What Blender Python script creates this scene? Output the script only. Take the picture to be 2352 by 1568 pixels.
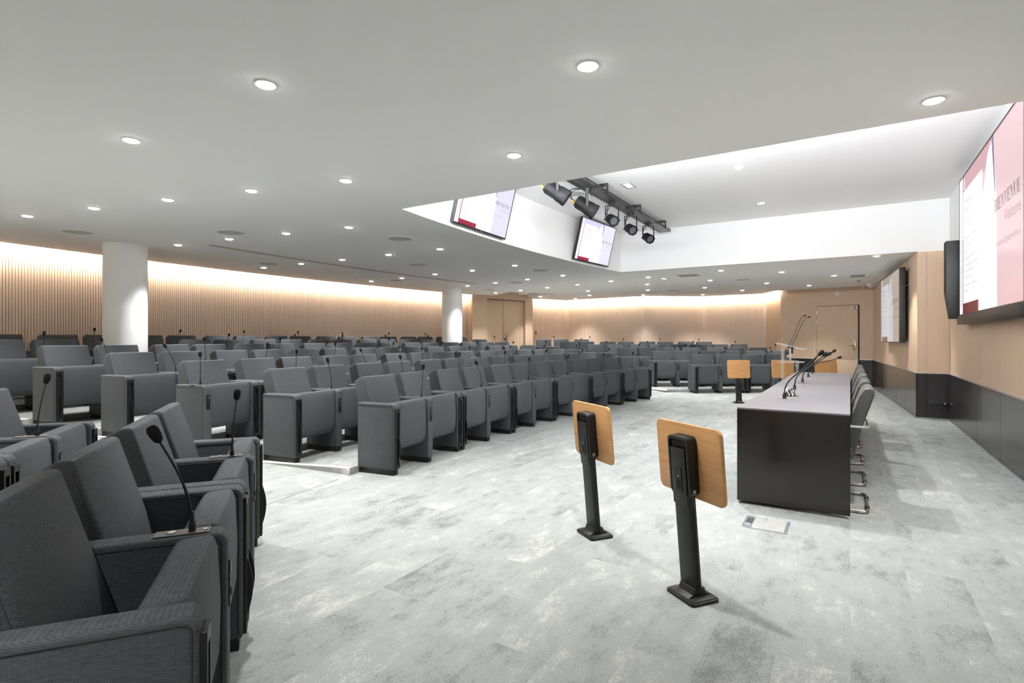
import bpy, bmesh, math, random
from mathutils import Vector, Matrix
random.seed(7)
for o in list(bpy.data.objects): bpy.data.objects.remove(o)
SC = bpy.context.scene
COL = SC.collection
PI = math.pi

# ------------------------------------------------------------------ camera, world, exposure
cam = bpy.data.cameras.new('camera')
cam.sensor_width = 36.0; cam.sensor_fit = 'HORIZONTAL'
cam.lens = 36.0 * 1240 / 2352
cam.shift_y = -5.0 / 2352
cam.clip_start = 0.02
cam_o = bpy.data.objects.new('camera', cam); COL.objects.link(cam_o)
cam_o.location = (0, 0, 1.25)
YAW = math.atan(777 / 1240)
cam_o.rotation_euler = (PI / 2, 0, YAW)
SC.camera = cam_o
w = bpy.data.worlds.new('world'); SC.world = w; w.use_nodes = True
w.node_tree.nodes['Background'].inputs[0].default_value = (.9, .95, 1, 1)
w.node_tree.nodes['Background'].inputs[1].default_value = 0.02
SC.view_settings.view_transform = 'Standard'; SC.view_settings.look = 'None'
SC.view_settings.exposure = 0.56; SC.view_settings.gamma = 1.0
SC.view_settings.use_curve_mapping = False
SPOT_W = 132.0          # every recessed downlight
COVE = 240.0             # warm LED strip above the slatted walls
RECESS = 350.0           # LED strip inside the ceiling recess
CH, UH = 2.64, 3.44    # lower and upper ceiling heights
C0 = Vector((19.3, 7.35))  # centre of the seating arcs

# ------------------------------------------------------------------ materials
def nt(name):
    m = bpy.data.materials.new(name); m.use_nodes = True
    return m, m.node_tree, m.node_tree.nodes['Principled BSDF']
def plain(name, col, rough=.5, metal=0., spec=.5, bump=0., bscale=200., coat=0., trans=0., ior=1.45):
    m, t, b = nt(name)
    b.inputs['Base Color'].default_value = (*col, 1); b.inputs['Roughness'].default_value = rough
    b.inputs['Metallic'].default_value = metal; b.inputs['Specular IOR Level'].default_value = spec
    b.inputs['Coat Weight'].default_value = coat; b.inputs['Transmission Weight'].default_value = trans
    b.inputs['IOR'].default_value = ior
    tc = t.nodes.new('ShaderNodeTexCoord'); n = t.nodes.new('ShaderNodeTexNoise')
    n.inputs['Scale'].default_value = bscale; t.links.new(tc.outputs['Object'], n.inputs['Vector'])
    mr = t.nodes.new('ShaderNodeMapRange'); mr.inputs['To Min'].default_value = max(rough - .04, .01); mr.inputs['To Max'].default_value = min(rough + .04, 1)
    t.links.new(n.outputs['Fac'], mr.inputs['Value']); t.links.new(mr.outputs['Result'], b.inputs['Roughness'])
    if bump:
        bp = t.nodes.new('ShaderNodeBump'); bp.inputs['Strength'].default_value = bump; bp.inputs['Distance'].default_value = .002
        t.links.new(n.outputs['Fac'], bp.inputs['Height']); t.links.new(bp.outputs['Normal'], b.inputs['Normal'])
    return m
def emit(name, col, k=1.0):
    m, t, b = nt(name)
    b.inputs['Base Color'].default_value = (0, 0, 0, 1); b.inputs['Roughness'].default_value = .25
    b.inputs['Emission Color'].default_value = (*col, 1); b.inputs['Emission Strength'].default_value = k
    return m
def math_node(t, op, a, b=None, c=None):
    n = t.nodes.new('ShaderNodeMath'); n.operation = op
    for i, v in enumerate((a, b, c)):
        if v is None: continue
        if isinstance(v, (int, float)): n.inputs[i].default_value = v
        else: t.links.new(v, n.inputs[i])
    return n.outputs[0]
def ramp(t, fac, stops):
    r = t.nodes.new('ShaderNodeValToRGB'); e = r.color_ramp.elements
    while len(e) > 1: e.remove(e[-1])
    e[0].position, e[0].color = stops[0][0], (*stops[0][1], 1)
    for p, c in stops[1:]:
        x = e.new(p); x.color = (*c, 1)
    t.links.new(fac, r.inputs[0]); return r.outputs[0]
def fabric(name, dark, light):
    m, t, b = nt(name)
    tc = t.nodes.new('ShaderNodeTexCoord'); sp = t.nodes.new('ShaderNodeSeparateXYZ'); t.links.new(tc.outputs['Object'], sp.inputs[0])
    K = 2 * PI / .0046
    xy = math_node(t, 'ADD', sp.outputs[0], sp.outputs[1])
    a = math_node(t, 'SINE', math_node(t, 'MULTIPLY', xy, K))
    zz = math_node(t, 'ADD', sp.outputs[2], math_node(t, 'MULTIPLY', sp.outputs[1], .35))
    c = math_node(t, 'SINE', math_node(t, 'MULTIPLY', zz, K))
    wv = math_node(t, 'MULTIPLY_ADD', math_node(t, 'ADD', a, c), .25, .5)
    n = t.nodes.new('ShaderNodeTexNoise'); n.inputs['Scale'].default_value = 60; n.inputs['Detail'].default_value = 3
    mp = t.nodes.new('ShaderNodeMapping'); mp.inputs['Scale'].default_value = (1, 1, 5); t.links.new(tc.outputs['Object'], mp.inputs[0]); t.links.new(mp.outputs[0], n.inputs['Vector'])
    f = math_node(t, 'MULTIPLY_ADD', n.outputs['Fac'], .6, math_node(t, 'MULTIPLY', wv, .4))
    t.links.new(ramp(t, f, [(.25, dark), (.75, light)]), b.inputs['Base Color'])
    b.inputs['Roughness'].default_value = .8; b.inputs['Specular IOR Level'].default_value = .3
    b.inputs['Sheen Weight'].default_value = .0
    bp = t.nodes.new('ShaderNodeBump'); bp.inputs['Strength'].default_value = .25; bp.inputs['Distance'].default_value = .0015
    t.links.new(wv, bp.inputs['Height']); t.links.new(bp.outputs['Normal'], b.inputs['Normal'])
    return m
def wood(name, dark, light, scale=(40, 40, 1.6), rough=.45):
    m, t, b = nt(name)
    tc = t.nodes.new('ShaderNodeTexCoord'); mp = t.nodes.new('ShaderNodeMapping'); mp.inputs['Scale'].default_value = scale
    t.links.new(tc.outputs['Object'], mp.inputs[0])
    n = t.nodes.new('ShaderNodeTexNoise'); n.inputs['Scale'].default_value = 1.6; n.inputs['Detail'].default_value = 6; n.inputs['Distortion'].default_value = .4
    t.links.new(mp.outputs[0], n.inputs['Vector'])
    n2 = t.nodes.new('ShaderNodeTexNoise'); n2.inputs['Scale'].default_value = 8; n2.inputs['Detail'].default_value = 3
    t.links.new(mp.outputs[0], n2.inputs['Vector'])
    f = math_node(t, 'MULTIPLY_ADD', n2.outputs['Fac'], .4, math_node(t, 'MULTIPLY', n.outputs['Fac'], .6))
    t.links.new(ramp(t, f, [(.3, dark), (.7, light)]), b.inputs['Base Color'])
    b.inputs['Roughness'].default_value = rough; b.inputs['Specular IOR Level'].default_value = .35
    return m
def carpet(name, c0, c1, c2):
    m, t, b = nt(name)
    tc = t.nodes.new('ShaderNodeTexCoord'); sp = t.nodes.new('ShaderNodeSeparateXYZ'); t.links.new(tc.outputs['Object'], sp.inputs[0])
    row = math_node(t, 'FLOOR', math_node(t, 'DIVIDE', sp.outputs[0], .25))
    sh = math_node(t, 'MULTIPLY', math_node(t, 'FRACT', math_node(t, 'MULTIPLY', row, .37)), 1.0)
    ty = math_node(t, 'FLOOR', math_node(t, 'ADD', sp.outputs[1], sh))
    cb = t.nodes.new('ShaderNodeCombineXYZ'); t.links.new(row, cb.inputs[0]); t.links.new(ty, cb.inputs[1])
    wn = t.nodes.new('ShaderNodeTexWhiteNoise'); wn.noise_dimensions = '2D'; t.links.new(cb.outputs[0], wn.inputs['Vector'])
    off = t.nodes.new('ShaderNodeVectorMath'); off.operation = 'MULTIPLY_ADD'
    t.links.new(wn.outputs['Color'], off.inputs[0]); off.inputs[1].default_value = (37, 37, 37)
    t.links.new(tc.outputs['Object'], off.inputs[2])
    mp = t.nodes.new('ShaderNodeMapping'); mp.inputs['Scale'].default_value = (2.6, 1.3, 1); t.links.new(off.outputs[0], mp.inputs[0])
    n = t.nodes.new('ShaderNodeTexNoise'); n.inputs['Scale'].default_value = 1.9; n.inputs['Detail'].default_value = 10; n.inputs['Roughness'].default_value = .80
    t.links.new(mp.outputs[0], n.inputs['Vector'])
    fine = t.nodes.new('ShaderNodeTexNoise'); fine.inputs['Scale'].default_value = 120; fine.inputs['Detail'].default_value = 4; fine.inputs['Roughness'].default_value = .7
    t.links.new(tc.outputs['Object'], fine.inputs['Vector'])
    f = math_node(t, 'ADD', math_node(t, 'MULTIPLY', n.outputs['Fac'], 1.0), math_node(t, 'MULTIPLY_ADD', fine.outputs['Fac'], .60, -.30))
    f = math_node(t, 'ADD', f, math_node(t, 'MULTIPLY_ADD', wn.outputs['Value'], .12, -.06))
    t.links.new(ramp(t, f, [(.30, c0), (.47, c1), (.56, c1), (.70, c2)]), b.inputs['Base Color'])
    b.inputs['Roughness'].default_value = .95; b.inputs['Specular IOR Level'].default_value = .1
    bp = t.nodes.new('ShaderNodeBump'); bp.inputs['Strength'].default_value = .4; bp.inputs['Distance'].default_value = .003
    t.links.new(fine.outputs['Fac'], bp.inputs['Height']); t.links.new(bp.outputs['Normal'], b.inputs['Normal'])
    return m
M = dict(
    fab=fabric('charcoal_weave', (.039, .043, .048), (.098, .107, .117)),
    pipe=plain('dark_piping', (.035, .036, .04), .7),
    black=plain('black_plastic', (.0065, .0065, .007), .5, bump=.1, bscale=900),
    pit=plain('black_recess', (.004, .004, .004), .8),
    metalblack=plain('black_powder_coat', (.006, .006, .0065), .42, bump=.12, bscale=1500),
    foam=plain('microphone_foam', (.02, .02, .018), .95, bump=1., bscale=1200, spec=.1),
    carpet=carpet('carpet_planks', (.155, .163, .16), (.282, .295, .288), (.465, .46, .447)),
    riser=carpet('carpet_riser', (.16, .16, .15), (.30, .30, .29), (.42, .41, .40)),
    white=plain('white_paint', (.92, .92, .915), .75, bump=.03, bscale=300, spec=.3),
    slat=wood('slatted_oak', (.70, .54, .42), (.84, .68, .55)),
    groove=plain('slat_groove', (.40, .29, .21), .8),
    oak=wood('oak_panel', (.56, .405, .28), (.68, .51, .37)),
    wains=plain('dark_wainscot', (.028, .025, .026), .22, spec=.5, coat=.2),
    alu=plain('brushed_aluminium', (.62, .61, .63), .32, metal=1.),
    steel=plain('satin_steel', (.55, .54, .52), .28, metal=1.),
    brass=plain('bronze_handle', (.42, .36, .28), .35, metal=1.),
    nosing=plain('pale_nosing', (.80, .79, .75), .5),
    desk=plain('grey_laminate', (.150, .143, .153), .42, bump=.05, bscale=400),
    gloss=plain('dark_gloss_panel', (.017, .0145, .0135), .13, spec=.6),
    leather=plain('grey_leather', (.066, .070, .066), .38, bump=.25, bscale=500),
    birch=wood('birch_plywood', (.50, .255, .10), (.66, .375, .16), (2.2, 30, 30), .35),
    acrylic=None,
    paper=plain('white_plastic', (.82, .82, .82), .4),
    grille=plain('speaker_mesh', (.56, .56, .55), .7, bump=.8, bscale=900),
    vent=plain('painted_vent', (.50, .48, .46), .6),
    slotw=plain('linear_vent', (.66, .57, .50), .6), slotd=plain('linear_vent_gap', (.22, .165, .13), .7),
    dark=plain('dark_gap', (.03, .028, .026), .8),
    lens=emit('lamp_lens', (1., .985, .95), 30.),
    cove=emit('warm_led', (1., .86, .71), COVE),
    pierled=emit('pier_led', (1., .86, .72), 1.6),
    led=emit('white_led', (.95, .97, 1.), RECESS),
    plate=plain('grey_plate', (.11, .10, .095), .4),
    ring=plain('socket_ring', (.055, .055, .058), .35),
    lampblack=plain('matt_black_metal', (.006, .006, .007), .6, spec=.25),
    orange=plain('orange_plug', (.85, .28, .03), .45),
    glass=plain('spot_lens_glass', (.10, .10, .12), .08, spec=.8),
    red=plain('red_print', (.6, .03, .03), .5),
    green=emit('green_led', (.1, .9, .3), 1.),
    panelblue=plain('floor_box_grey', (.34, .37, .40), .35, metal=.6),
)

def acrylic():
    m, t, b = nt('clear_acrylic')
    b.inputs['Base Color'].default_value = (.85, .87, .9, 1); b.inputs['Roughness'].default_value = .08; b.inputs['Specular IOR Level'].default_value = .8
    lw = t.nodes.new('ShaderNodeLayerWeight'); lw.inputs['Blend'].default_value = .25
    tr = t.nodes.new('ShaderNodeBsdfTransparent'); mx = t.nodes.new('ShaderNodeMixShader')
    f = math_node(t, 'MULTIPLY_ADD', lw.outputs['Facing'], .45, .12)
    t.links.new(f, mx.inputs[0]); t.links.new(tr.outputs[0], mx.inputs[1]); t.links.new(b.outputs[0], mx.inputs[2])
    t.links.new(mx.outputs[0], t.nodes['Material Output'].inputs['Surface']); return m
M['acrylic'] = acrylic()
# ------------------------------------------------------------------ mesh helpers
class MB:
    def __init__(s): s.v = []; s.f = []; s.m = []; s.mi = 0
    def add(s, vs, fs):
        k = len(s.v); s.v += [tuple(v) for v in vs]
        for f in fs: s.f.append([i + k for i in f]); s.m.append(s.mi)
        return s
    def box(s, x0, x1, y0, y1, z0, z1, mat=None):
        vs = [(x, y, z) for z in (z0, z1) for y in (y0, y1) for x in (x0, x1)]
        if mat is not None: vs = [mat @ Vector(v) for v in vs]
        return s.add(vs, [(0, 2, 3, 1), (4, 5, 7, 6), (0, 1, 5, 4), (2, 6, 7, 3), (0, 4, 6, 2), (1, 3, 7, 5)])
    def prism_x(s, prof, x0, x1):           # profile in (y, z), swept along x
        n = len(prof)
        vs = [(x0, y, z) for y, z in prof] + [(x1, y, z) for y, z in prof]
        return s.add(vs, [tuple(range(n - 1, -1, -1)), tuple(range(n, 2 * n))] + [(i, (i + 1) % n, n + (i + 1) % n, n + i) for i in range(n)])
    def prism_z(s, poly, z0, z1, mat=None):
        n = len(poly)
        vs = [Vector((x, y, z0)) for x, y in poly] + [Vector((x, y, z1)) for x, y in poly]
        if mat is not None: vs = [mat @ v for v in vs]
        return s.add(vs, [tuple(range(n - 1, -1, -1)), tuple(range(n, 2 * n))] + [(i, (i + 1) % n, n + (i + 1) % n, n + i) for i in range(n)])
    def tube(s, path, r, seg=8, caps=True):
        path = [Vector(p) for p in path]; n = len(path)
        rs = r if isinstance(r, (list, tuple)) else [r] * n
        t0 = (path[1] - path[0]).normalized()
        up = Vector((0, 0, 1)) if abs(t0.z) < .9 else Vector((1, 0, 0))
        a = t0.cross(up).normalized(); vs = []
        for i, p in enumerate(path):
            t = (path[min(i + 1, n - 1)] - path[max(i - 1, 0)]).normalized()
            a = (a - t * a.dot(t)).normalized(); b = t.cross(a)
            vs += [p + (a * math.cos(2 * PI * k / seg) + b * math.sin(2 * PI * k / seg)) * rs[i] for k in range(seg)]
        fs = [(i * seg + k, i * seg + (k + 1) % seg, (i + 1) * seg + (k + 1) % seg, (i + 1) * seg + k) for i in range(n - 1) for k in range(seg)]
        if caps: fs += [tuple(range(seg - 1, -1, -1)), tuple(range((n - 1) * seg, n * seg))]
        return s.add(vs, fs)
    def lathe(s, prof, seg=24, mat=None):   # profile of (r, z) about z
        n = len(prof); vs = []
        for r, z in prof: vs += [Vector((r * math.cos(2 * PI * k / seg), r * math.sin(2 * PI * k / seg), z)) for k in range(seg)]
        if mat is not None: vs = [mat @ v for v in vs]
        fs = [(i * seg + k, i * seg + (k + 1) % seg, (i + 1) * seg + (k + 1) % seg, (i + 1) * seg + k) for i in range(n - 1) for k in range(seg)]
        fs += [tuple(range(seg - 1, -1, -1)), tuple(range((n - 1) * seg, n * seg))]
        return s.add(vs, fs)
    def mesh(s, name, mats, bevel=0, seg=2, smooth=True, ang=35, norm=True):
        me = bpy.data.meshes.new(name); me.from_pydata(s.v, [], s.f)
        mats = mats if isinstance(mats, (list, tuple)) else [mats]
        for m in mats: me.materials.append(M[m] if isinstance(m, str) else m)
        for p, i in zip(me.polygons, s.m): p.material_index = i
        bm = bmesh.new(); bm.from_mesh(me)
        if norm: bmesh.ops.recalc_face_normals(bm, faces=bm.faces)
        if bevel:
            es = [e for e in bm.edges if len(e.link_faces) == 2 and e.calc_face_angle(0) > math.radians(28)]
            bmesh.ops.bevel(bm, geom=es, offset=bevel, segments=seg, profile=.5, affect='EDGES', clamp_overlap=True)
        bm.to_mesh(me); bm.free()
        if smooth:
            me.polygons.foreach_set('use_smooth', [True] * len(me.polygons)); me.set_sharp_from_angle(angle=math.radians(ang))
        return me
    def build(s, name, mats, parent=None, **k):
        return link(name, s.mesh(name, mats, **k), parent)
def link(name, data, parent=None, loc=None, rz=None, mat=None):
    o = bpy.data.objects.new(name, data); COL.objects.link(o)
    if parent: o.parent = parent
    if loc: o.location = loc
    if rz is not None: o.rotation_euler = (0, 0, rz)
    if mat is not None: o.matrix_basis = mat
    return o
def tag(o, label, cat, group=None):
    o['label'] = label; o['category'] = cat
    if group: o['group'] = group
    return o
def thing(name, label, cat, loc=(0, 0, 0), rz=0, group=None, mat=None):
    o = link(name, None, None, loc, rz); o.empty_display_size = .1
    if mat is not None: o.matrix_basis = mat
    return tag(o, label, cat, group)
def struct(o): o['kind'] = 'structure'; return o
def frame(origin, right, up):               # local x = right, z = up, -y = towards the viewer
    r = Vector(right).normalized(); u = Vector(up).normalized(); n = u.cross(r)
    m = Matrix((r, n, u)).transposed().to_4x4(); m.translation = Vector(origin); return m
def arc(c, R, p): return (c[0] - R * math.cos(p), c[1] + R * math.sin(p))
def bez(pts, n=14):
    pts = [Vector(p) for p in pts]; out = []
    for i in range(n + 1):
        q = pts; t = i / n
        while len(q) > 1: q = [q[k].lerp(q[k + 1], t) for k in range(len(q) - 1)]
        out.append(q[0])
    return out
ORD = ['first', 'second', 'third', 'fourth', 'fifth', 'sixth', 'seventh', 'eighth', 'ninth', 'tenth', 'eleventh', 'twelfth', 'thirteenth',
       'fourteenth', 'fifteenth', 'sixteenth', 'seventeenth', 'eighteenth']

# ------------------------------------------------------------------ room shell
ZT = [0, 0, .063, .133, .212, .287, .357, .430]      # floor height of row 1..7 (index 1..)
R1, DR = 23.115, 1.0075
def row_R(k): return R1 + DR * (k - 1)
mb = MB(); mb.box(-12.5, 1.5, -4.2, 19.2, -.2, 0)
struct(mb.build('floor', 'carpet', smooth=False))
# tiers of the centre block: annular steps bounded by the two aisle lines
A_L, D_L = Vector((-3.88, 3.42)), Vector((-.955, -.298))
A_R, D_R = Vector((-3.88, 11.28)), Vector((-.955, .298))
def hit(A, D, R):                                   # aisle line meets the circle of radius R
    q = A - C0; b = q.dot(D); c = q.dot(q) - R * R
    return A + D * (-b + math.sqrt(b * b - c))
def tier_center(k):
    r0 = row_R(k) - .587; r1 = 30.1
    a, b = hit(A_L, D_L, r0), hit(A_R, D_R, r0); c, d = hit(A_R, D_R, r1), hit(A_L, D_L, r1)
    ph = lambda p: math.atan2(p.y - C0.y, C0.x - p.x)
    inner = [arc(C0, r0, ph(a) + (ph(b) - ph(a)) * i / 24) for i in range(25)]
    outer = [arc(C0, r1, ph(c) + (ph(d) - ph(c)) * i / 24) for i in range(25)]
    return inner, outer, a, b
def tier_mesh(inner, outer, z0, z1, name):
    poly = list(inner) + list(outer); n = len(poly)
    m = MB(); m.add([(x, y, z1) for x, y in poly], [tuple(range(n))])
    m.mi = 1
    for i in range(n):
        p, q = poly[i], poly[(i + 1) % n]
        m.add([(*p, z0), (*q, z0), (*q, z1), (*p, z1)], [(0, 1, 2, 3)])
    return struct(m.build(name, ['carpet', 'riser'], smooth=False))
corners = []
for k in range(2, 8):
    inner, outer, a, b = tier_center(k); corners.append((a, b))
    tier_mesh(inner, outer, max(ZT[k - 1] - .03, 0), ZT[k], 'floor_tier')
# tiers of the two side blocks (mirror images about y = 7.39)
YM = 7.39
S_C = Vector((-3.66, 12.73)); S_DIR = Vector((.81, .586)); S_BACK = Vector((-.586, .81))
def mir(p): return (p[0], 2 * YM - p[1])
side_c = []
for k in range(2, 7):
    c = S_C + (S_BACK * 1.01 - S_DIR * .63) * (k - 2)
    side_c.append(c)
    e = S_C + S_DIR * 3.5 + S_BACK * (1.01 * (k - 2)); f = S_C + S_DIR * 3.5 + S_BACK * 4.9
    g = S_C + (S_BACK * 1.01 - S_DIR * .63) * 4.9
    if k == 6: e = c + S_DIR * 3.4
    inner = [tuple(c), tuple(e)]; outer = [tuple(f), tuple(g)]
    tier_mesh(inner, outer, max(ZT[k - 1] - .03, 0), ZT[k], 'floor_tier')
    tier_mesh([mir(p) for p in inner][::-1], [mir(p) for p in outer][::-1], max(ZT[k - 1] - .03, 0), ZT[k], 'floor_tier')
# sloping aisles between the blocks
def ramp_aisle(cs, ss, name):
    m = MB()
    for i in range(len(cs) - 1):
        z0, z1 = ZT[i + 1], ZT[i + 2]
        a, b = cs[i], cs[i + 1]; c, d = ss[min(i + 1, len(ss) - 1)], ss[min(i, len(ss) - 1)]
        if i + 1 >= len(ss): c = Vector(ss[-1]) + (Vector(b) - Vector(a)) * (i + 2 - len(ss)); d = Vector(ss[-1]) + (Vector(b) - Vector(a)) * (i + 1 - len(ss))
        m.add([(*a, z0 + .002), (*b, z1 + .002), (*c, z1 + .002), (*d, z0 + .002)], [(0, 1, 2, 3)])
    l = len(cs) - 1; a = Vector(cs[l]); dv = Vector(cs[l]) - Vector(cs[l - 1])
    c = Vector(ss[-1]) + dv * (l + 1 - len(ss))
    m.add([(*a, ZT[l + 1] + .002), (*(a + dv * 1.6), ZT[7]), (*(c + dv * 1.6), ZT[7]), (*c, ZT[l + 1] + .002)], [(0, 1, 2, 3)])
    struct(m.build(name, 'carpet', smooth=False))
ramp_aisle([tuple(b) for a, b in corners], [tuple(p) for p in side_c], 'floor_ramp')
ramp_aisle([tuple(a) for a, b in corners], [mir(p) for p in side_c], 'floor_ramp')
# pale nosing along the aisle edges of the centre tiers
for side in (0, 1):
    for i in range(len(corners) - 1):
        a, b = corners[i][side], corners[i + 1][side]; d = (b - a).normalized(); n = Vector((-d.y, d.x)) * (1 if side == 0 else -1)
        p = [a, b, b - n * .05, a - n * .05]
        m = MB(); m.prism_z([tuple(v) for v in p], ZT[i + 2] - .028, ZT[i + 2] + .004)
        struct(m.build('trim_aisle', 'nosing', smooth=False))
for i in range(4):
    a, b = side_c[i], side_c[i + 1]; d = (b - a).normalized(); n = Vector((-d.y, d.x))
    for mm in (lambda p: tuple(p), mir):
        p = [mm(v) for v in (a, b, b + n * .04, a + n * .04)]
        m = MB(); m.prism_z(p, ZT[i + 2] - .025, ZT[i + 2] + .004); struct(m.build('trim_aisle', 'nosing', smooth=False))

# ceiling outline -------------------------------------------------------------
RC, RW = 29.97, 30.13          # ceiling edge and slatted wall radius
PH0, PH1 = math.radians(-12.6), math.radians(12.06)
ceil_arc = [arc(C0, RC, PH0 + (PH1 - PH0) * i / 40) for i in range(41)]
PORT_L, PORT_R = Vector((-9.795, 13.66)), Vector((-9.04, 15.74))
NOTCH = [(-9.57, 14.28), (-8.51, 13.43), (-7.54, 14.74), (-9.12, 15.52)]
RIGHT = [(-9.24, 16.1), (-8.61, 17.38), (-5.63, 17.01), (-4.03, 18.13), (-2.29, 18.06), (-1.82, 17.12), (-1.64, 17.17)]
RCS = 23.56                    # curved side of the stage recess
ra = math.asin((10.66 - C0.y) / RCS); rb = math.asin((4.26 - C0.y) / RCS)
rec_arc = [arc(C0, RCS, ra + (rb - ra) * i / 24) for i in range(25)]
DOORC = (.50, 16.72); PIER = (.90, 10.67); SX = 1.30
NEAR = [(x, 14.7 - y) for x, y in RIGHT][::-1]   # the near side of the hall mirrors the far side
outline = ceil_arc + [tuple(PORT_L), NOTCH[0], NOTCH[1], NOTCH[2], NOTCH[3], tuple(PORT_R)] + RIGHT + [DOORC, PIER] + rec_arc + [(SX, 4.26), (SX, 4.03), (.90, 4.03), (.50, -2.02)] + NEAR
def poly_fill(m, poly, z):
    from mathutils.geometry import tessellate_polygon
    tri = tessellate_polygon([[Vector((x, y, 0)) for x, y in poly]])
    m.add([(x, y, z) for x, y in poly], [tuple(t) for t in tri])
def edge_strip(m, pts, z0, z1, closed=False):
    n = len(pts)
    for i in range(n if closed else n - 1):
        p, q = pts[i], pts[(i + 1) % n]
        m.add([(*p, z0), (*q, z0), (*q, z1), (*p, z1)], [(0, 1, 2, 3)])
m = MB(); poly_fill(m, outline, CH); poly_fill(m, outline, CH + .035); edge_strip(m, outline, CH, CH + .035, True)
struct(m.build('ceiling', 'white', smooth=False))
m = MB(); poly_fill(m, NOTCH, CH + .14); edge_strip(m, NOTCH, CH + .035, CH + .14, True)
struct(m.build('ceiling_pocket', 'white', smooth=False))
# stage recess
m = MB(); poly_fill(m, rec_arc + [(SX, 4.26), (SX, 10.66)], UH); struct(m.build('ceiling_recess', 'white', smooth=False))
m = MB(); edge_strip(m, rec_arc, CH + .035, UH); struct(m.build('wall_recess_left', 'white', ang=20))
m = MB(); edge_strip(m, [rec_arc[0], (SX, 10.66)], CH, UH); struct(m.build('wall_recess_far', 'white', smooth=False))
m = MB(); edge_strip(m, [rec_arc[-1], (SX, 4.26)], CH + .035, UH); struct(m.build('wall_recess_near', 'white', smooth=False))
m = MB(); m.box(-3.95, 1.25, 4.262, 4.40, CH + .06, CH + .072); struct(m.build('trim_light_tray', 'white', smooth=False))
m = MB(); m.add([(-3.9, 4.285, CH + .12), (1.2, 4.285, CH + .12), (1.2, 4.325, CH + .097), (-3.9, 4.325, CH + .097)], [(0, 1, 2, 3)]); struct(m.build('trim_led', 'led', smooth=False))

# slatted walls ---------------------------------------------------------------
def slats(pts, z0, z1, name, pitch=.04, gw=.0065, depth=.010, inward=None):
    """vertical battens along a polyline; grooves are real recesses"""
    pts = [Vector(p) for p in pts]; seg = [(pts[i], pts[i + 1]) for i in range(len(pts) - 1)]
    m = MB()
    for a, b in seg:
        L = (b - a).length; d = (b - a) / L; n = Vector((-d.y, d.x))
        if n.dot(inward - a) < 0: n = -n
        k = max(1, round(L / pitch)); pw = L / k
        for i in range(k):
            p0 = a + d * (pw * i); p1 = a + d * (pw * (i + 1) - gw); p2 = a + d * (pw * (i + 1))
            q1, q2 = p1 - n * depth, p2 - n * depth
            m.mi = 0
            m.add([(*p0, z0), (*p1, z0), (*p1, z1), (*p0, z1)], [(0, 1, 2, 3)])
            m.mi = 1
            m.add([(*p1, z0), (*q1, z0), (*q1, z1), (*p1, z1)], [(0, 1, 2, 3)])
            m.add([(*q1, z0), (*q2, z0), (*q2, z1), (*q1, z1)], [(0, 1, 2, 3)])
            m.add([(*q2, z0), (*p2, z0), (*p2, z1), (*q2, z1)], [(0, 1, 2, 3)])
    return struct(m.build(name, ['slat', 'groove'], smooth=False, norm=False))
IN = Vector((-4, 8))
nA = 340
slats([arc(C0, RW, PH0 + (PH1 - PH0) * i / nA) for i in range(nA + 1)], 0, 2.95, 'wall_left', inward=IN)
def offset(pts, d):
    pts = [Vector(p) for p in pts]; ns = []
    for i in range(len(pts) - 1):
        t = (pts[i + 1] - pts[i]).normalized(); n = Vector((-t.y, t.x))
        if n.dot(IN - pts[i]) > 0: n = -n
        ns.append(n)
    out = []
    for i, p in enumerate(pts):
        if i == 0: out.append(p + ns[0] * d)
        elif i == len(pts) - 1: out.append(p + ns[-1] * d)
        else:
            s = (ns[i - 1] + ns[i]).normalized(); out.append(p + s * (d / max(s.dot(ns[i]), .3)))
    return out
RO = offset(RIGHT[:6], .15)
slats(RO[0:2], 0, 2.95, 'wall_back', inward=IN)
slats(RO[1:3], 0, 2.95, 'wall_back', inward=IN)
slats(RO[2:4], 0, 2.95, 'wall_back', inward=IN)
slats(RO[3:5], 0, 2.95, 'wall_back', inward=IN)
m = MB(); edge_strip(m, [tuple(RO[4]), tuple(RO[5]), RIGHT[6]], 0, 2.95); struct(m.build('wall_corner', 'oak', smooth=False))
# cove tops and warm LED strips
ca = [arc(C0, RW + .02, PH0 + (PH1 - PH0) * i / 40) for i in range(41)]; cb = [arc(C0, RC - .25, PH0 + (PH1 - PH0) * i / 40) for i in range(41)]
m = MB()
for i in range(40): m.add([(*ca[i], 2.95), (*ca[i + 1], 2.95), (*cb[i + 1], 2.95), (*cb[i], 2.95)], [(0, 1, 2, 3)])
edge_strip(m, cb, CH + .035, 2.95)
RI = offset(RIGHT[:6], -.25)
for i in range(5): m.add([(*RO[i], 2.95), (*RO[i + 1], 2.95), (*RI[i + 1], 2.95), (*RI[i], 2.95)], [(0, 1, 2, 3)])
edge_strip(m, [tuple(p) for p in RI], CH + .035, 2.95)
struct(m.build('ceiling_cove', 'white', smooth=False))
m = MB()
l1 = [arc(C0, RC + .002, PH0 + (PH1 - PH0) * i / 40) for i in range(41)]
edge_strip(m, l1, CH + .006, CH + .030)
edge_strip(m, [tuple(p) for p in offset(RIGHT[:6], .002)], CH + .006, CH + .030)
struct(m.build('trim_cove_led', 'cove', smooth=False))

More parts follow.
